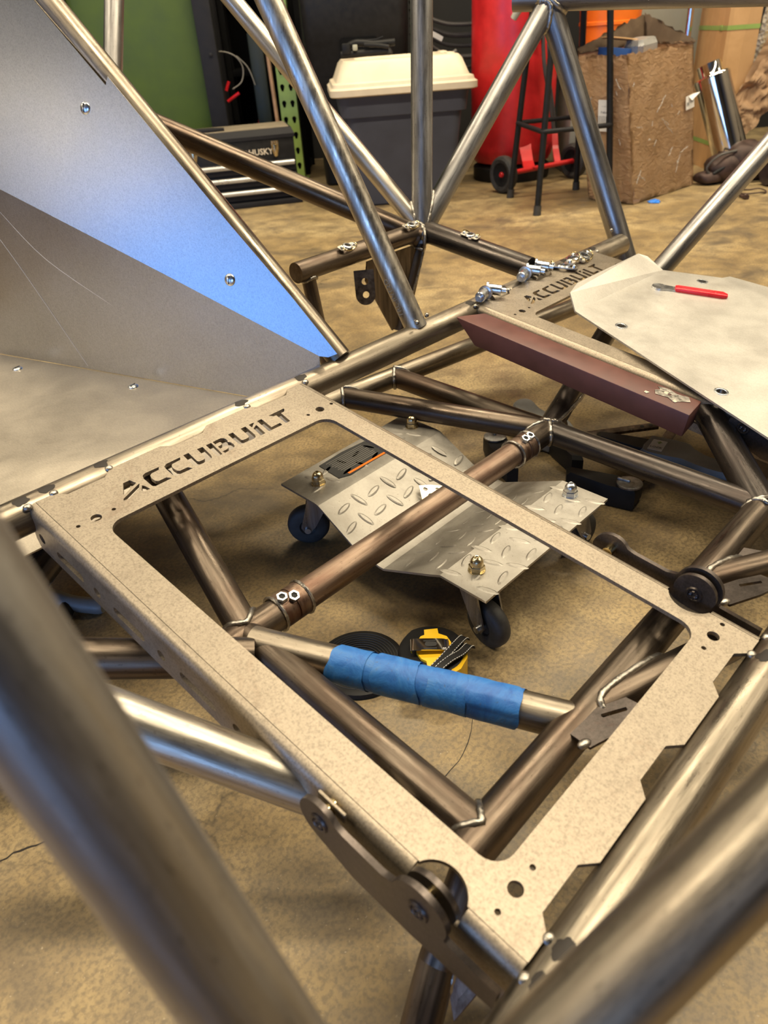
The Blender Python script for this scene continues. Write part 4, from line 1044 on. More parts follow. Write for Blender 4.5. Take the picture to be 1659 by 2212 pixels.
# one-hand bar clamps on the floor
def bar_clamp(label, pa, pb, jaw, grip, sticker=True, jawlen=.105):
    # pa: tail end of the bar, pb: fixed jaw end; grip side sign
    pa = V(pa); pb = V(pb); ax = (pb - pa).normalized(); ay = V((0, 0, 1)).cross(ax)
    T = Matrix((ax, ay, V((0, 0, 1)))).transposed().to_4x4(); T.translation = pa
    L = (pb - pa).length
    c = thing('bar_clamp', label, 'clamp', T)
    bm = bmesh.new(); a_box(bm, (L / 2, 0, .020), (L, .019, .006), T, .0008); bar = link('clamp_bar', fin(bm, ang=30), 'steel_dark', c)
    for q in (.012, .030): 
        bm = bmesh.new(); a_cyl(bm, T @ V((q, 0, .0229)), T @ V((q, 0, .0236)), .004, seg=14); link('bar_pin', fin(bm), 'ink', bar)
    g = grip
    # sliding body with pistol grip
    xb = L * jaw
    pr = [(xb - .030, .020 * g), (xb + .028, .022 * g), (xb + .036, -.020 * g), (xb + .034, -.050 * g), (xb + .046, -.085 * g), (xb + .050, -.130 * g), (xb + .030, -.152 * g), (xb + .010, -.140 * g), (xb + .006, -.095 * g), (xb - .012, -.062 * g), (xb - .030, -.042 * g)]
    lp = spline([V((x, y, 0)) for x, y in pr] + [V((pr[0][0], pr[0][1], 0))], 3)[:-1]
    bm = bmesh.new(); ctr = V((xb + .01, -.05 * g, 0))
    a_loft(bm, [[T @ (V((0, 0, z)) + ctr + (p - ctr) * s) for p in lp] for z, s in ((.004, .95), (.008, 1), (.036, 1), (.041, .95))])
    link('clamp_body', fin(bm, ang=50), 'grey_plastic', c)
    tg = [(xb + .040, -.030 * g), (xb + .070, -.060 * g), (xb + .082, -.120 * g), (xb + .074, -.150 * g), (xb + .060, -.120 * g), (xb + .052, -.070 * g)]
    bm = bmesh.new(); a_loft(bm, [[T @ V((x, y, z)) for x, y in tg] for z in (.008, .030)]); link('clamp_trigger', fin(bm, ang=40), 'black_plastic', c)
    for x0, nm in ((xb + .002, 'sliding_jaw'), (L, 'fixed_jaw')):
        pr = [(x0 - .020, -.016 * g), (x0 + .022, -.016 * g), (x0 + .024, .030 * g), (x0 + .012, jawlen * g), (x0 - .006, (jawlen + .008) * g), (x0 - .014, .06 * g)]
        bm = bmesh.new(); a_loft(bm, [[T @ V((x0 + (x - x0) * s, y * s + .02 * g * (1 - s), z)) for x, y in pr] for z, s in ((.002, .93), (.008, 1), (.034, 1), (.040, .93))])
        j = link(nm, fin(bm, ang=40), 'black_plastic', c)
        if nm == 'fixed_jaw':
            bm = bmesh.new(); a_lathe(bm, [(.0, .001), (.021, .001), (.021, .004), (.018, .0055), (0, .0055)], 28, T @ Matrix.Translation((x0 + .004, 0, .040)))
            a_box(bm, (x0 + .004, -.010, .0465), (.006, .022, .006), T, .002)
            link('jaw_knob', fin(bm), 'steel_blue', j)
    if sticker:
        T2 = T @ Matrix.Translation((xb + .004, .001, .0413)) @ Matrix.Rotation(PI, 4, 'Z')
        st = link('sticker', flat_plate(rrect(.020, .0125, .001, 2), [], .0004), 'white', c, T2)
        me = flat_plate([(-.002, -.003), (.002, -.003), (.002, .001), (.005, .001), (0, .006), (-.005, .001), (-.002, .001)], [], .0003)
        link('green_arrow', me, 'green_rack', st, T2 @ Matrix.Translation((.009, -.001, .0005)) @ Matrix.Rotation(-PI / 2, 4, 'Z'))
        link('sticker_print', text_mesh('LOCK', .008, .0001), 'ink', st, T2 @ Matrix.Translation((-.009, 0, .0004)) @ Matrix.Rotation(-PI / 2, 4, 'Z'))
    return c
bar_clamp('grey and black bar clamp with white arrow sticker lying on the floor at right', (1.285, .492, 0), (1.010, .445, 0), .46, -1)
bar_clamp('dark bar clamp on the floor behind the welded lower joint, mostly hidden', (1.262, .520, 0), (1.010, .715, 0), .62, 1, False)
# loose grey tool handle at left
gh = thing('pry_tool', 'loose grey tool handle on the floor left of the near seat frame', 'hand tool', (.255, .935, 0))
bm = bmesh.new(); a_sweep(bm, spline([(.236, .985, .016), (.246, .958, .018), (.262, .925, .016), (.286, .893, .014)], 5), [.013, .014, .015, .0145, .014, .0135, .013, .0125, .012, .012, .012, .012, .012, .0125, .0125, .010], 16)
link('handle_grip', fin(bm), 'grey_plastic', gh)
bm = bmesh.new(); a_sweep(bm, spline([(.256, .940, .016), (.236, .920, .012), (.226, .905, .010)], 5), .011, 12); link('handle_lever', fin(bm), 'black_plastic', gh)
# scraps on the near floor
for k, (x, y, s) in enumerate(((0.255, .60, .006), (.30, .86, .004), (1.36, 1.62, .012))):
    bm = bmesh.new(); bmesh.ops.create_icosphere(bm, subdivisions=2, radius=s)
    for v in bm.verts: v.co = v.co * (1 + .5 * noise.noise(v.co * 300 + V((k, 0, 0)))); v.co.z *= .5
    o = link('debris_chip', fin(bm, sm=False), 'cast_iron', None, Matrix.Translation((x, y, s * .4)))
    tag(o, ('small dark metal chip on the floor near the slotted flange', 'tiny dark chip on the floor beside the left tube', 'dark lump of debris on the floor in front of the grey tote')[k], 'debris')

# ------------------------------------------------------------------ along the back of the workshop
def tbx(name, c, s, mw, mat, parent, bev=0.003):
    bm = bmesh.new(); a_box(bm, c, s, mw, bev); return link(name, fin(bm, name, 30), mat, parent)
# black tool chest
K = BM(-0.374, 3.835, 0, 0.20)           # right front bottom corner, x to the right along the front, y to the back
TC = thing('tool_chest', 'black steel tool chest with three silver drawer pulls on the floor', 'toolbox', K)
tbx('chest_body', (-.28, .135, .155), (.56, .27, .29), K, 'black_plastic', TC, .004)
bm = bmesh.new(); a_loft(bm, [[K @ V((x, y, z)) for x, y in ((-.565, -.004), (.005, -.004), (.005, .274), (-.565, .274))] for z in (.285, .300)] + [[K @ V((x, y, .325)) for x, y in ((-.555, .012), (-.005, .012), (-.005, .262), (-.555, .262))]])
o = link('chest_lid', fin(bm, ang=20), 'dark_grey', TC)
tbx('dust_mat', (-.28, .137, .3268), (.53, .24, .004), K, 'wood', TC, .001).data.materials[0] = plain('dusty_lid_top', (.20, .165, .115), .8, 0, .2, 20)
for z0 in (.165, .108, .050):
    dw = tbx('drawer', (-.28, -.004, z0 + .006), (.545, .010, .050), K, 'dark_grey', TC, .002)
    bm = bmesh.new(); a_sweep(bm, [K @ V((x, -.016, z0 + .016)) for x in (-.55, -.01)], .0115, 12); link('drawer_pull', fin(bm), 'silver_card', dw)
tbx('chest_plinth', (-.28, .12, .012), (.575, .30, .024), K, 'dark_grey', TC, .003)
for x in (-.092, -.468):
    me = flat_plate([(-.017, .030), (.017, .030), (.016, -.004), (.008, -.032), (0, -.038), (-.008, -.032), (-.016, -.004)], [rrect(.006, .006, .002, 2)], .006)
    lt = link('latch', me, 'gold_nut', TC, K @ Matrix.Translation((x, -.005, .245)) @ Matrix.Rotation(PI / 2, 4, 'X'))
    bm = bmesh.new()
    for q in (-.011, 0, .011): a_cyl(bm, K @ V((x + q, -.012, .262)), K @ V((x + q, -.012, .276)), .003, seg=8)
    a_box(bm, (x, -.011, .235), (.012, .006, .05), K, .001); link('latch_hook', fin(bm), 'gold_nut', lt)
link('lettering', text_mesh('HUSKY', .036, .0006, 0, .0006), 'lid_white', TC, K @ Matrix.Translation((-.160, -.0005, .232)) @ Matrix.Rotation(PI / 2, 4, 'X'))
me = flat_plate([(-.014, -.011), (-.009, .004), (-.012, .012), (-.003, .007), (.003, .014), (.006, .006), (.014, .008), (.010, -.002), (.014, -.011), (.004, -.007), (0, -.013), (-.005, -.007)], [], .0008)
link('emblem', me, 'lid_white', TC, K @ Matrix.Translation((-.229, -.0012, .231)) @ Matrix.Rotation(PI / 2, 4, 'X'))
ft = thing('flat_file', 'dark flat tool lying on top of the black tool chest', 'hand tool', K @ Matrix.Translation((-.40, .06, .33)))
bm = bmesh.new(); a_loft(bm, [[K @ V((x, .06 + y, .335 + z)) for y, z in rr] for x, rr in ((-.50, rrect(.008, .006, .003, 2)), (-.46, rrect(.020, .010, .005, 2)), (-.36, rrect(.020, .009, .005, 2)), (-.31, rrect(.012, .006, .003, 2)))])
link('file_body', fin(bm), 'dark_grey', ft)

# green machine cabinet behind the firewall
K = BM(-1.52, 4.30)
GC = thing('machine_cabinet', 'green panelled cabinet with dark upright edges behind the firewall', 'cabinet', K)
tbx('side_panel', (.39, .02, .70), (.60, .03, 1.40), K, 'green_panel', GC)
for x in (.045, .735):
    st = tbx('edge_post', (x, .0, .70), (.085, .06, 1.40), K, 'dark_grey', GC)
    for z in (.24, .62, 1.0):
        bm = bmesh.new(); a_lathe(bm, [(.010, 0), (.009, .004), (.004, .006), (0, .006)], 14, K @ Matrix.Translation((x + .01, -.03, z)) @ Matrix.Rotation(PI / 2, 4, 'X')); link('post_bolt', fin(bm), 'dark_grey', st)
tbx('cabinet_body', (.39, .33, .70), (.72, .58, 1.38), K, 'dark_grey', GC)
# dark shelving with odds and ends
K = BM(-0.72, 4.62)
SH = thing('dark_shelving', 'black shelving bay between the green cabinet and the green rack upright', 'shelving', K)
tbx('shelf_back', (.15, .34, .75), (.40, .02, 1.5), K, 'deep_black', SH)
for z in (.03, .52, 1.02): tbx('shelf', (.15, .17, z), (.38, .34, .03), K, 'deep_black', SH)
for x in (-.03, .33): tbx('shelf_post', (x, .0, .75), (.03, .03, 1.5), K, 'deep_black', SH)
def wire(name, label, pts, r, mat, cat='wire', n=6, group=None):
    P = spline([B(*p) for p in pts], n); bm = bmesh.new(); a_sweep(bm, P, r, 8)
    o = link(name, fin(bm), mat); return tag(o, label, cat, group)
wire('wire_bundle', 'pale looped wire hanging high in the dark shelving', [(-.79, 4.45, .63), (-.73, 4.44, .625), (-.68, 4.45, .60), (-.655, 4.46, .55), (-.67, 4.45, .49), (-.72, 4.44, .46)], .0032, 'wire_grey')
wire('wire_bundle', 'thin wire curving down right of the pale looped wire', [(-.68, 4.46, .605), (-.63, 4.47, .55), (-.605, 4.47, .47)], .0028, 'wire_grey')
for k, (a, b) in enumerate((((-.755, 4.44, .455), (-.735, 4.44, .495)), ((-.755, 4.44, .405), (-.69, 4.44, .44)))):
    bm = bmesh.new(); a_cyl(bm, B(*a), B(*b), .008, seg=12); tag(link('red_pliers', fin(bm), 'red_rubber'), ('upper short red grip in the dark shelving', 'lower longer red grip in the dark shelving')[k], 'hand tool')
bm = bmesh.new(); a_loft(bm, [[B(x, y, z) for x, z in ((-.625, .225), (-.545, .215), (-.555, .240), (-.600, .255), (-.612, .36))] for y in (4.50, 4.53)])
tag(link('red_wedge', fin(bm, sm=False), 'red_paint'), 'red wedge-shaped plate standing in the dark shelving', 'plate')
bm = bmesh.new(); a_cyl(bm, B(-.505, 4.48, .0), B(-.525, 4.52, .62), .011, seg=14)
tag(link('wooden_stick', fin(bm), 'wood'), 'pale wooden stick leaning in the dark shelving', 'stick')
bm = bmesh.new(); a_box(bm, (-.58, 4.52, .35), (.075, .05, .70), BM(0, 0), .006)
tag(link('dark_post', fin(bm), plain('very_dark_green', (.008, .014, .010), .5)), 'very dark green upright post in the shelving bay', 'post')
bm = bmesh.new(); a_cyl(bm, B(-.475, 4.42, .0), B(-.48, 4.43, .19), .013, seg=14); tag(link('spray_can', fin(bm), 'tote_grey'), 'slim grey and blue can at the foot of the green rack upright', 'can')

# green pallet rack upright with keyhole slots
K = BM(-0.438, 4.43)
RK = thing('rack_upright', 'green pallet rack upright with two staggered rows of keyhole slots', 'rack', K)
hl = []
for r_ in range(19):
    for cx, o_ in ((-.022, .0), (.022, .0)):
        cy = .08 + r_ * .075 + o_
        hl.append([(cx + .0115 * math.cos(a), cy + .0115 * math.sin(a)) for a in [math.radians(-25 + 230 * q / 9) for q in range(10)]] + [(cx - .0045, cy - .022), (cx + .0045, cy - .022)])
me = flat_plate([(-.045, .01), (.045, .01), (.045, 1.50), (-.045, 1.50)], hl, .003)
link('upright_face', me, 'green_rack', RK, K @ Matrix.Rotation(PI / 2, 4, 'X'))
for s in (-.0435, .0435): tbx('upright_side', (s, .036, .755), (.003, .07, 1.49), K, 'green_rack', RK, 0)
tbx('upright_core', (0, .045, .755), (.082, .02, 1.48), K, 'deep_black', RK, 0)
tbx('foot_plate', (0, .03, .005), (.13, .12, .01), K, 'green_rack', RK)

# big black storage trunk behind the grey tote
K = BM(-0.055, 4.38)
BT = thing('plastic_bin', 'tall black plastic storage bin with handle recess behind the grey tote', 'bin', K)
def tote_rings(spec, K):
    return [[K @ V((x, y, z)) for x, y in rrect(hx, hy, r, 5)] for z, hx, hy, r in spec]
bm = bmesh.new(); a_loft(bm, tote_rings([(0, .20, .18, .03), (.01, .21, .19, .04), (.50, .235, .21, .05), (.52, .245, .22, .05), (.64, .25, .225, .05), (.645, .252, .228, .05), (.92, .258, .23, .05), (.93, .255, .225, .05)], K))
link('trunk_body', fin(bm, ang=35), 'black_plastic', BT)
bm = bmesh.new(); a_loft(bm, [[K @ V((x, y, z)) for x, z in rrect(.09, .05, .015, 4)] for y in (-.232, -.205)])
for v in bm.verts: v.co += K.to_3x3() @ V((.01, 0, .60))
link('handle_recess', fin(bm, ang=35), 'deep_black', BT)
bm = bmesh.new(); a_loft(bm, tote_rings([(.90, .27, .245, .05), (.93, .28, .255, .05), (.955, .27, .245, .05), (.98, .24, .21, .05)], K)); link('trunk_lid', fin(bm, ang=35), 'black_plastic', BT)

# blue-grey tote with cream lid
K = BM(0.125, 3.80, 0, 0.07)
GT = thing('storage_tote', 'blue-grey plastic tote with domed cream lid', 'bin', K)
bm = bmesh.new(); a_loft(bm, tote_rings([(0, .205, .175, .03), (.008, .215, .185, .04), (.365, .255, .215, .045), (.368, .272, .232, .045), (.452, .282, .242, .045), (.455, .290, .25, .045)], K))
link('tote_body', fin(bm, ang=30), 'tote_grey', GT)
bm = bmesh.new(); a_loft(bm, tote_rings([(.448, .308, .268, .05), (.452, .314, .274, .05), (.475, .314, .274, .05), (.482, .304, .264, .05), (.495, .300, .26, .05), (.500, .285, .245, .05), (.560, .258, .218, .05), (.574, .244, .204, .045), (.576, .190, .150, .04), (.566, .180, .140, .04), (.565, .02, .02, .005)], K))
link('tote_lid', fin(bm, ang=32), 'lid_white', GT)
bm = bmesh.new()
a_box(bm, (.215, -.10, .572), (.035, .09, .016), K, .006); a_box(bm, (.215, .09, .572), (.035, .09, .016), K, .006)
link('lid_handle_boss', fin(bm), 'lid_white', GT)
# black clamp on the lid
K2 = BM(0.005, 3.735, .577, -.08)
CL = thing('spring_clamp', 'black plastic clamp lying on the cream tote lid', 'clamp', K2)
def crv(pts, r, nm, mat='black_plastic', flat=1.0):
    bm = bmesh.new(); a_sweep(bm, [K2 @ V(p) for p in spline(pts, 4)], r, 10, flat=flat); return link(nm, fin(bm), mat, CL)
crv([(-.125, 0, .018), (-.08, .005, .018), (0, .01, .02), (.075, .005, .022), (.085, .0, .010)], .015, 'clamp_frame')
crv([(-.09, .01, .048), (-.06, .012, .058), (-.02, .014, .056), (.02, .014, .050), (.11, .02, .052)], .014, 'clamp_handle')
crv([(-.02, .0, .050), (.04, -.01, .044), (.085, -.014, .036)], .009, 'clamp_trigger')
tbx('clamp_pad', (-.098, -.010, .040), (.035, .022, .040), K2, 'black_plastic', CL, .004)
tbx('clamp_pad', (-.060, -.014, .042), (.020, .016, .022), K2, 'grey_panel', CL, .004)
crv([(-.02, .02, .066), (.03, .02, .066), (.06, .02, .074)], .003, 'clamp_rod', 'dark_grey')

# hanging coils of black cable
for k in range(6):
    z0 = .72 - .034 * k; sag = .05 + .012 * k; y = 4.42 + .03 * (k % 3)
    wire('cable_coil', ('topmost black cable loop left of the red tank', 'second black cable loop from the top left of the red tank', 'third black cable loop left of the red tank', 'fourth black cable loop left of the red tank', 'fifth black cable loop, low beside the red tank', 'lowest black cable loop beside the red tank')[k],
         [(.225, y, z0 + .10), (.28, y, z0 + .01), (.37, y, z0 - sag * .7), (.47, y, z0 - sag), (.60, y, z0 - sag * .9), (.70, y, z0)], .010 + .002 * (k % 2), 'cable', 'cable', 6, 'cable loops left of the red tank')
wire('cable_tail', 'single grey cable end rising above the cream lid', [(.22, 4.40, .50), (.30, 4.41, .505), (.40, 4.42, .535), (.45, 4.43, .56)], .009, 'wire_grey', 'cable')
tg = flat_plate(rrect(.036, .011, .003, 2), [], .003); tag(link('cable_tag', tg, 'white', None, BM(.345, 4.395, .63, 0) @ Matrix.Rotation(math.radians(28), 4, 'Y') @ Matrix.Rotation(PI / 2, 4, 'X')), 'small white tag on a black cable left of the red tank', 'tag')

# red tank on a two-wheel cart
K = BM(0.694, 4.11)
TK = thing('gas_tank', 'tall red steel tank strapped on a small cart with black wheels', 'tank', K)
bm = bmesh.new(); a_lathe(bm, [(0, .075), (.15, .075), (.185, .085), (.198, .11), (.203, .15), (.203, 1.25), (.19, 1.33), (.12, 1.40), (0, 1.42)], 56, K); link('tank_shell', fin(bm), 'red_paint', TK)
bm = bmesh.new(); a_lathe(bm, [(0, 0), (.185, 0), (.19, .008), (.19, .06), (.165, .078), (0, .078)], 48, K); link('tank_foot', fin(bm), 'black_plastic', TK)
def cwheel(x, y):
    Kw = BM(x, y, .080, .57) @ Matrix.Rotation(PI / 2, 4, 'Y'); w = link('cart_wheel', None, None, TK, Kw)
    bm = bmesh.new(); a_lathe(bm, [(.052, -.020), (.066, -.024), (.077, -.017), (.080, -.006), (.080, .006), (.077, .017), (.066, .024), (.052, .020)], 40, Kw, closed=True); link('tyre', fin(bm), 'rubber', w)
    bm = bmesh.new(); a_lathe(bm, [(0, -.010), (.030, -.010), (.052, -.016), (.052, .016), (.030, .010), (0, .010)], 32, Kw); link('hub_disc', fin(bm), 'black_plastic', w)
    bm = bmesh.new(); a_lathe(bm, [(0, -.020), (.009, -.020), (.012, -.016), (.012, .016), (0, .018)], 16, Kw); link('axle_cap', fin(bm), 'red_paint', w)
cwheel(.592, 3.70); cwheel(.975, 3.945)
bm = bmesh.new(); a_cyl(bm, B(.592, 3.70, .080), B(.975, 3.945, .080), .011, seg=16); link('axle', fin(bm), 'red_paint', TK)
bm = bmesh.new(); a_loft(bm, [[B(x, y, z) for y, z in ((3.785, .088), (3.815, .088), (3.90, .15), (3.935, .20), (3.93, .14))] for x in (.70, .755)]); link('axle_bracket', fin(bm, sm=False), 'red_paint', TK)
bm = bmesh.new(); a_loft(bm, [[B(x, y, z) for y, z in ((3.895, .088), (3.92, .088), (3.97, .15), (4.00, .20), (3.99, .16))] for x in (.87, .90)]); link('axle_bracket', fin(bm, sm=False), 'red_paint', TK)
tbx('cart_handle_sleeve', (.06, -.225, .62), (.032, .035, .085), K, 'red_paint', TK, .006)
bm = bmesh.new(); a_cyl(bm, K @ V((.06, -.225, .655)), K @ V((.065, -.225, .95)), .014, seg=16); link('cart_handle', fin(bm), 'black_plastic', TK)
bm = bmesh.new(); a_sweep(bm, [K @ V(p) for p in spline([(.10, -.225, .76), (.085, -.225, .66), (.10, -.220, .50), (.135, -.215, .36), (.165, -.205, .22)], 6)], .009, 10); link('tank_hose', fin(bm), 'cable', TK)
bm = bmesh.new(); a_sweep(bm, [K @ V(p) for p in spline([(.11, -.225, .58), (.13, -.220, .44), (.165, -.21, .28)], 6)], .005, 8); link('tank_hose', fin(bm), 'cable', TK)
bm = bmesh.new(); a_cyl(bm, K @ V((.0, -.30, .77)), K @ V((-.055, -.27, .68)), .022, .014, seg=16); link('hose_fitting', fin(bm), 'grey_panel', TK)
tbx('drain_bracket', (.14, -.17, .19), (.05, .04, .055), K, 'red_paint', TK, .01)

# black bar stool frame
SX = [(.606, 3.582), (.654, 3.196), (.972, 3.272), (.924, 3.658)]
cxs = sum(p[0] for p in SX) / 4; cys = sum(p[1] for p in SX) / 4
ST = thing('bar_stool', 'black tubular steel bar stool with foot ring between the red tank and box', 'stool', B(cxs, cys))
for x, y in SX:
    tx, ty = cxs + (x - cxs) * .66, cys + (y - cys) * .66
    bm = bmesh.new(); a_cyl(bm, B(x, y, .012), B(tx, ty, .76), .0125, seg=18); lg = link('leg', fin(bm), 'black_plastic', ST)
    bm = bmesh.new(); a_cyl(bm, B(x, y, 0), B(x + (tx - x) * .045, y + (ty - y) * .045, .036), .0165, .0155, seg=18); link('foot_cap', fin(bm), 'rubber', lg)
rg = []
for i, (x, y) in enumerate(SX):
    x2, y2 = SX[(i + 1) % 4]; k = .86 * 1.06
    a = V((cxs + (x - cxs) * k, cys + (y - cys) * k, 0)); b = V((cxs + (x2 - cxs) * k, cys + (y2 - cys) * k, 0))
    for t in (.04, .12, .5, .88, .96): rg.append(B(*(a.lerp(b, t)).to_tuple()[:2], .305))
bm = bmesh.new(); a_sweep(bm, spline(rg + [rg[0]], 3)[:-1], .0095, 10, closed=True); link('foot_ring', fin(bm), 'dark_grey', ST)
bm = bmesh.new(); a_lathe(bm, [(0, .745), (.15, .745), (.165, .76), (.165, .79), (.15, .80), (0, .80)], 40, BM(cxs, cys)); link('stool_seat', fin(bm), 'black_plastic', ST)

# open cardboard box bound with clear tape
def crumple(bm, amp, sc, seed=0.0):
    for v in bm.verts:
        n = noise.noise_vector(v.co * sc + V((seed, 0, 0))); v.co += n * amp
def quad_panel(c00, c10, c11, c01, nu, nv, amp, sc, seed, th=.005, jag=0.0):
    bm = bmesh.new(); g = []
    for j in range(nv + 1):
        row = []
        for i in range(nu + 1):
            u, w = i / nu, j / nv
            p = (V(c00) * (1 - u) + V(c10) * u) * (1 - w) + (V(c01) * (1 - u) + V(c11) * u) * w
            if j == nv and jag: p.z += random.uniform(-jag, jag * .4)
            n = noise.noise_vector(p * sc + V((seed, 0, 0))) + .5 * noise.noise_vector(p * sc * 2.7 + V((seed, 3, 0)))
            e = min(u, 1 - u, w, 1.0) ; p = p + n * amp * (0.35 + min(1, e * 6) * .65)
            row.append(bm.verts.new(p))
        g.append(row)
    for a, b in zip(g, g[1:]):
        for i in range(nu): bm.faces.new((a[i], a[i + 1], b[i + 1], b[i]))
    r = bmesh.ops.solidify(bm, geom=bm.faces[:], thickness=th)
    return fin(bm, 'panel', 60)
F = (1.070, 3.262); Rr = (1.437, 3.579); Lf = (.925, 3.427); Bk = (Lf[0] + Rr[0] - F[0], Lf[1] + Rr[1] - F[1])
BX = thing('cardboard_box', 'open tape-wrapped cardboard box full of parts beside the black stool', 'box', B(1.12, 3.56))
def cor(p, z, sh): return B(p[0] - .092 * z / .55 + sh, p[1], z)
for nm, a, b, zt, sd in (('front_panel', F, Rr, .550, 1.0), ('side_panel', Lf, F, .545, 5.0), ('back_panel', Rr, Bk, .56, 9.0), ('far_side_panel', Bk, Lf, .56, 12.0)):
    o = link(nm, quad_panel(cor(a, .004, 0), cor(b, .004, 0), cor(b, zt, 0), cor(a, zt, 0), 26, 30, .0085, 9, sd, .005, .006), ['card_tape'], BX)
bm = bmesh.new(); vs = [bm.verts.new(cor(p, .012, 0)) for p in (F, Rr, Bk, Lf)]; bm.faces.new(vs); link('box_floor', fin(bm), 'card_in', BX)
# ragged flaps standing open at the back
tl_, tr_ = cor(Lf, .55, 0), cor(Bk, .555, 0); rr_ = cor(Rr, .55, 0)
up1 = V((0, 0, .115)); out1 = BF * .06
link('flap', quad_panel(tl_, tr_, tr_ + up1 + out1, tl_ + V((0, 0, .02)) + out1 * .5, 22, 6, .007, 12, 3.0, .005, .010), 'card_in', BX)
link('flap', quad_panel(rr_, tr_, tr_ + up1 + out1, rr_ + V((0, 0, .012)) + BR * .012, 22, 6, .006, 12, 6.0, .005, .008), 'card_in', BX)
# clear tape wrinkles catching the light
for k in range(26):
    a, b = (F, Rr) if k % 3 else (Lf, F)
    u = random.random() * .9 + .03; z = random.uniform(.08, .50); nrm = V((b[1] - a[1], -(b[0] - a[0]), 0)).normalized(); nw = BR * nrm.x + BF * nrm.y
    pts = []
    du = random.uniform(-.1, .16); dzv = random.uniform(-.05, .06)
    for q in range(5):
        uu = u + du * q / 4; zz = z + dzv * q / 4 + random.uniform(-.004, .004)
        p = cor((a[0] + (b[0] - a[0]) * uu, a[1] + (b[1] - a[1]) * uu), zz, 0); pts.append(p + nw * .0085)
    if not 0 < u + du < 1: continue
    bm = bmesh.new(); a_sweep(bm, spline(pts, 3), .0013, 5); link('tape_wrinkle', fin(bm), 'bubble', BX)
def label_on(nm, a, b, u, z, w, h, rot, parent, lines):
    ex = (B(*b) - B(*a)).normalized(); zz = V((-.092 / .55 * BR.x, -.092 / .55 * BR.y, 1)).normalized(); nn = ex.cross(zz).normalized()
    T = Matrix((ex, nn.cross(ex), nn)).transposed().to_4x4(); T.translation = cor((a[0] + (b[0] - a[0]) * u, a[1] + (b[1] - a[1]) * u), z, 0) + nn * .0125
    T = T @ Matrix.Rotation(rot, 4, 'Z')
    l = link(nm, flat_plate(rrect(w / 2, h / 2, .001, 1), [], .0006), 'white', parent, T)
    for s, sz, x, y in lines: link('label_print', text_mesh(s, sz, .0001), 'ink', l, T @ Matrix.Translation((x, y, .0006)))
    return T
label_on('shipping_label', Lf, F, .52, .335, .062, .115, 0, BX, [('|||||||||', .03, 0, -.012), ('7-60-02', .012, 0, .012), ('-- ---', .010, -.005, .035)])
TL = label_on('shipping_label', F, Rr, .90, .340, .066, .052, .12, BX, [('-107', .018, .014, .0), ('|||||', .016, -.018, -.004)])
bm = bmesh.new(); a_loft(bm, [[TL @ V(p) for p in ((.03, .026, .0), (-.012, .022, .001), (-.005, .006, .012), (.028, .030, .03))]], True, False); link('peeled_corner', fin(bm), 'white', BX)
# contents
Kb = BM(1.02, 3.52, .555, .45); bb = thing('blue_carton', 'blue printed carton sticking out of the open cardboard box', 'box', Kb)
tbx('carton_body', (0, 0, -.12), (.15, .08, .24), Kb @ Matrix.Rotation(.12, 4, 'Y'), 'blue_box', bb)
tbx('carton_top', (0, 0, .033), (.145, .075, .006), Kb @ Matrix.Rotation(.12, 4, 'Y'), 'card', bb)
Ks = BM(1.115, 3.52, .50, .5) @ Matrix.Rotation(-.12, 4, 'Y'); sv = thing('silver_case', 'silver faceted plastic case inside the open cardboard box', 'case', Ks)
bm = bmesh.new(); oc = [(.038, -.05), (.048, -.03), (.048, .04), (.034, .06), (-.034, .06), (-.048, .04), (-.048, -.03), (-.038, -.05)]
a_loft(bm, [[Ks @ V((x * s, y * s, z)) for x, y in oc] for z, s in ((-.25, 1), (.065, 1), (.085, .85))]); link('case_shell', fin(bm, sm=False), 'silver_card', sv)
# behind: grey metal box with an orange bucket, grey bin, chrome pole
K = BM(1.10, 4.16); gm = thing('metal_box', 'grey metal box on the floor behind the bar stool', 'box', K)
tbx('box_body', (0, 0, .20), (.28, .30, .40), K, 'grey_panel', gm, .006); tbx('box_lid', (0, 0, .412), (.30, .32, .03), K, 'silver_card', gm, .005)
K = BM(1.15, 4.16, .427); bk = thing('orange_bucket', 'orange plastic bucket behind the open cardboard box', 'bucket', K)
bm = bmesh.new(); a_lathe(bm, [(0, 0), (.115, 0), (.12, .01), (.137, .20), (.143, .202), (.143, .215), (.139, .217), (.150, .36), (.156, .362), (.156, .38), (.145, .38), (.13, .02), (0, .02)], 48, K); link('bucket_shell', fin(bm), 'orange', bk)
K = BM(1.50, 4.62); gb = thing('grey_bin', 'tall grey-green bin behind the open cardboard box', 'bin', K)
bm = bmesh.new(); a_loft(bm, tote_rings([(0, .20, .18, .05), (.02, .21, .19, .05), (.95, .26, .22, .06), (.96, .275, .235, .06), (1.0, .275, .235, .06)], K)); link('bin_body', fin(bm, ang=35), 'grey_panel', gb)
bm = bmesh.new(); a_cyl(bm, B(1.55, 4.20, 0), B(1.545, 4.22, 1.1), .015, seg=20); tag(link('chrome_pole', fin(bm), 'chrome'), 'shiny chrome pole standing between the grey bin and tall carton', 'pole')
bm = bmesh.new(); a_cyl(bm, B(1.20, 4.42, 0), B(1.205, 4.42, 1.1), .014, seg=16); tag(link('grey_pipe', fin(bm), 'steel_blue'), 'thin grey pipe standing behind the orange bucket', 'pipe')
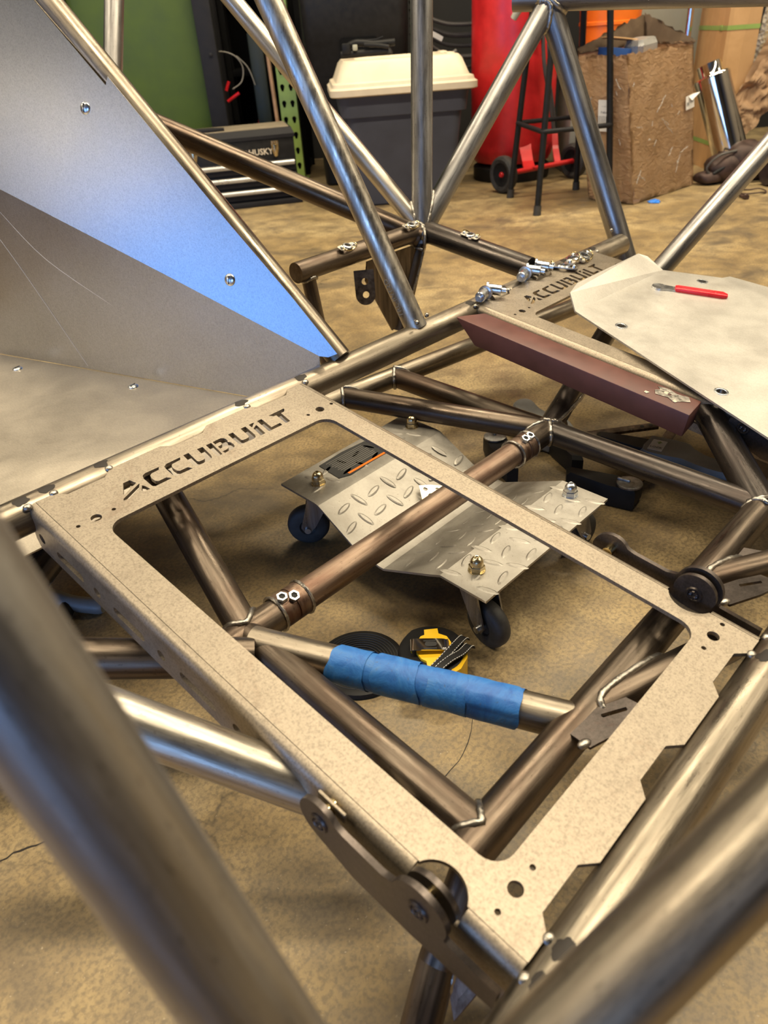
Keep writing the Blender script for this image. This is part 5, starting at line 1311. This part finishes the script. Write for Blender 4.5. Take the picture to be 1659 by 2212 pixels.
# tall carton with green strap
K = BM(1.63, 3.95, 0, 0); tc = thing('tall_carton', 'tall plain cardboard carton bound with a green strap at right', 'box', K)
bm = bmesh.new(); a_loft(bm, [[K @ V((x + .0 * z, y, z)) for x, y in ((.0, 0), (.145, 0), (.145, .34), (0, .34))] for z in (0, .3, .6, .9, 1.1)])
link('carton_body', fin(bm, ang=20), 'card', tc)
for z in (.585, .115):
    bm = bmesh.new(); a_loft(bm, [[K @ V(p) for p in ((-.0015, -.0015, zz), (.1465, -.0015, zz), (.1465, .3415, zz), (-.0015, .3415, zz))] for zz in (z - .009, z + .009)], False, False)
    st = link('green_strap', fin(bm, sm=False), 'green_rack', tc)
tbx('strap_seal', (-.002, .07, .585), (.004, .03, .022), K, 'green_rack', st, .001)
# polished muffler leaning on the carton, clamp, casting
p0, p1 = B(1.625, 3.66, .09), B(1.515, 3.76, .415); ax = (p1 - p0).normalized()
Tm, Lm = frame(p0, p1)
MF = thing('muffler', 'polished stainless muffler canister standing upright on a rusty casting', 'exhaust', p0)
bm = bmesh.new(); a_lathe(bm, [(.045, -.01), (.060, 0), (.072, .012), (.074, .02), (.074, Lm - .02), (.0755, Lm - .012), (.0755, Lm - .004), (.072, Lm), (.066, Lm - .006), (.054, Lm - .010), (.050, Lm - .004), (.0495, Lm + .05), (.047, Lm + .05), (.046, Lm - .03), (.0, Lm - .03)], 48, Tm)
link('muffler_can', fin(bm, ang=50), 'chrome', MF)
bm = bmesh.new(); a_sweep(bm, [Tm @ V((.0765 * math.cos(a), .0765 * math.sin(a), .018)) for a in [2 * PI * k / 40 for k in range(40)]], .0045, 8, closed=True); cb = link('band_clamp', fin(bm), 'zinc', MF)
q = Tm @ V((0, 0, .02)) + rx * .07 - fw * .03
bm = bmesh.new(); a_cyl(bm, q, q + rx * .055, .0065, seg=12); a_cyl(bm, q + rx * .040, q + rx * .062, .012, seg=6); link('clamp_bolt', fin(bm, ang=25), 'zinc', cb)
CI = thing('exhaust_manifold', 'rusty dark cast exhaust manifold lying on the floor at right', 'manifold', B(1.62, 3.60))
def blob(parts, name, mat, parent):
    bm = bmesh.new()
    for c, r, s in parts: bmesh.ops.create_icosphere(bm, subdivisions=3, radius=r, matrix=Matrix.Translation(B(*c)) @ Matrix.Rotation(BANG, 4, 'Z') @ Matrix.Diagonal((*s, 1)))
    for v in bm.verts: v.co += noise.noise_vector(v.co * 22) * .010
    for v in bm.verts: v.co.z = max(.001, v.co.z)
    return link(name, fin(bm, ang=60), mat, parent)
blob([((1.58, 3.60, .06), .085, (1.1, .8, .8)), ((1.66, 3.60, .09), .08, (1.2, .8, 1.0)), ((1.74, 3.62, .05), .07, (1.4, .9, .8)), ((1.50, 3.58, .03), .05, (1.3, 1, .6))], 'casting_body', 'cast_iron', CI)
bm = bmesh.new(); a_lathe(bm, [(.045, -.015), (.062, -.015), (.064, .006), (.045, .006)], 28, Tm @ Matrix.Translation((0, 0, -.035)), closed=True); a_cyl(bm, Tm @ V((0, 0, -.075)), Tm @ V((0, 0, 0)), .046, seg=28); link('casting_neck', fin(bm), 'cast_iron', CI)
bm = bmesh.new(); a_sweep(bm, spline([B(1.60, 3.56, .135), B(1.52, 3.55, .12), B(1.475, 3.55, .075), B(1.50, 3.55, .045), B(1.54, 3.55, .065)], 6), .0055, 8); link('sensor_lead', fin(bm), 'cable', CI)
bm = bmesh.new(); a_cyl(bm, B(1.505, 3.545, .047), B(1.565, 3.545, .08), .008, seg=12); link('sensor_body', fin(bm), 'dark_grey', CI)
# black pipe, bolt, wire loop and film at the right edge
bm = bmesh.new(); a_lathe(bm, [(0, 0), (.05, 0), (.052, .01), (.052, .06), (.056, .065), (.056, .085), (.052, .09), (.052, .40), (0, .40)], 32, Matrix.Translation(B(1.70, 3.45, .055)) @ Matrix.Rotation(BANG + .2, 4, 'Z') @ Matrix.Rotation(PI / 2, 4, 'Y'))
tag(link('black_pipe', fin(bm), 'dark_film'), 'black flanged pipe lying on the floor at the right edge', 'pipe')
bm = bmesh.new(); a_cyl(bm, B(1.522, 3.23, .006), B(1.515, 3.28, .010), .006, seg=12); a_cyl(bm, B(1.524, 3.215, .009), B(1.522, 3.235, .009), .011, seg=6)
tag(link('loose_bolt', fin(bm, ang=25), 'cast_iron'), 'rusty hex bolt lying on the floor at right', 'bolt')
bm = bmesh.new(); a_sweep(bm, spline([B(1.60 + .055 * math.cos(a), 3.34 + .05 * math.sin(a), .006 + .003 * math.sin(3 * a)) for a in [k * .7 for k in range(19)]], 3), .003, 6)
tag(link('wire_coil', fin(bm), 'cast_iron'), 'small coil of rusty wire on the floor behind the hex bolt', 'wire')
def paper(name, label, cat, c00, c10, c11, c01, amp, sc, seed, mat, th=.0015, nu=40, nv=40):
    bm = bmesh.new(); g = []
    for j in range(nv + 1):
        row = []
        for i in range(nu + 1):
            u, w = i / nu, j / nv
            p = (V(c00) * (1 - u) + V(c10) * u) * (1 - w) + (V(c01) * (1 - u) + V(c11) * u) * w
            d = abs(noise.noise(p * sc + V((seed, 0, 0)))) + .5 * abs(noise.noise(p * sc * 2.3 + V((seed, 5, 0)))) - .35
            p = p - BF * d * amp + noise.noise_vector(p * sc * .7 + V((0, seed, 0))) * amp * .5
            p.z = max(p.z, .004)
            row.append(bm.verts.new(p))
        g.append(row)
    for a, b in zip(g, g[1:]):
        for i in range(nu): bm.faces.new((a[i], a[i + 1], b[i + 1], b[i]))
    bmesh.ops.solidify(bm, geom=bm.faces[:], thickness=th)
    return tag(link(name, fin(bm, name, 25), mat), label, cat)
paper('kraft_paper', 'big sheet of crumpled brown kraft paper at the right edge', 'paper', B(1.655, 3.81, .075), B(2.05, 3.81, .50), B(2.16, 3.88, .90), B(1.685, 3.86, .34), .038, 20, 2.0, 'kraft', nu=60, nv=60)
paper('kraft_paper', 'smooth kraft paper bag top leaning above the crumpled sheet', 'paper', B(1.71, 3.91, .30), B(2.2, 3.91, .42), B(2.36, 3.98, .95), B(1.86, 3.94, .64), .025, 10, 8.0, 'kraft')
paper('bubble_wrap', 'strip of clear bubble wrap hanging beside the tall carton', 'wrap', B(1.79, 4.03, .26), B(1.83, 4.03, .28), B(1.97, 4.07, .82), B(1.85, 4.07, .82), .012, 15, 4.0, 'bubble', .002, 16, 44)
paper('dark_film', 'dark shiny plastic film trailing down at the right edge', 'film', B(1.66, 3.55, .10), B(1.78, 3.52, .02), B(2.15, 3.55, .50), B(2.00, 3.60, .52), .04, 13, 6.0, 'dark_film', .0015, 24, 44)
K = BM(2.065, 4.20, .50); ys = thing('yellow_sign', 'yellow sign panel with black outline at the right edge', 'sign', K)
me = flat_plate(rrect(.20, .25, .01, 3), [], .004); link('sign_panel', me, 'sign_yellow', ys, K @ Matrix.Translation((.07, 0, .12)) @ Matrix.Rotation(PI / 2, 4, 'X'))
me = flat_plate(rrect(.16, .055, .015, 4), [rrect(.152, .047, .012, 4)], .001); link('sign_outline', me, 'ink', ys, K @ Matrix.Translation((.075, -.003, .16)) @ Matrix.Rotation(PI / 2, 4, 'X'))
bm = bmesh.new(); bmesh.ops.create_icosphere(bm, subdivisions=3, radius=.022)
for v in bm.verts: v.co *= 1 + .6 * noise.noise(v.co * 90); v.co.z = abs(v.co.z) * .5
tag(link('paper_scrap', fin(bm, sm=False), 'blue_paper', None, Matrix.Translation(B(1.165, 3.285, 0))), 'crumpled blue paper scrap under the front edge of the cardboard box', 'paper')
for ob in list(bpy.data.objects):
    if ob.type == 'MESH' and ob.data.users and not ob.data.materials: print('NO MATERIAL', ob.name)
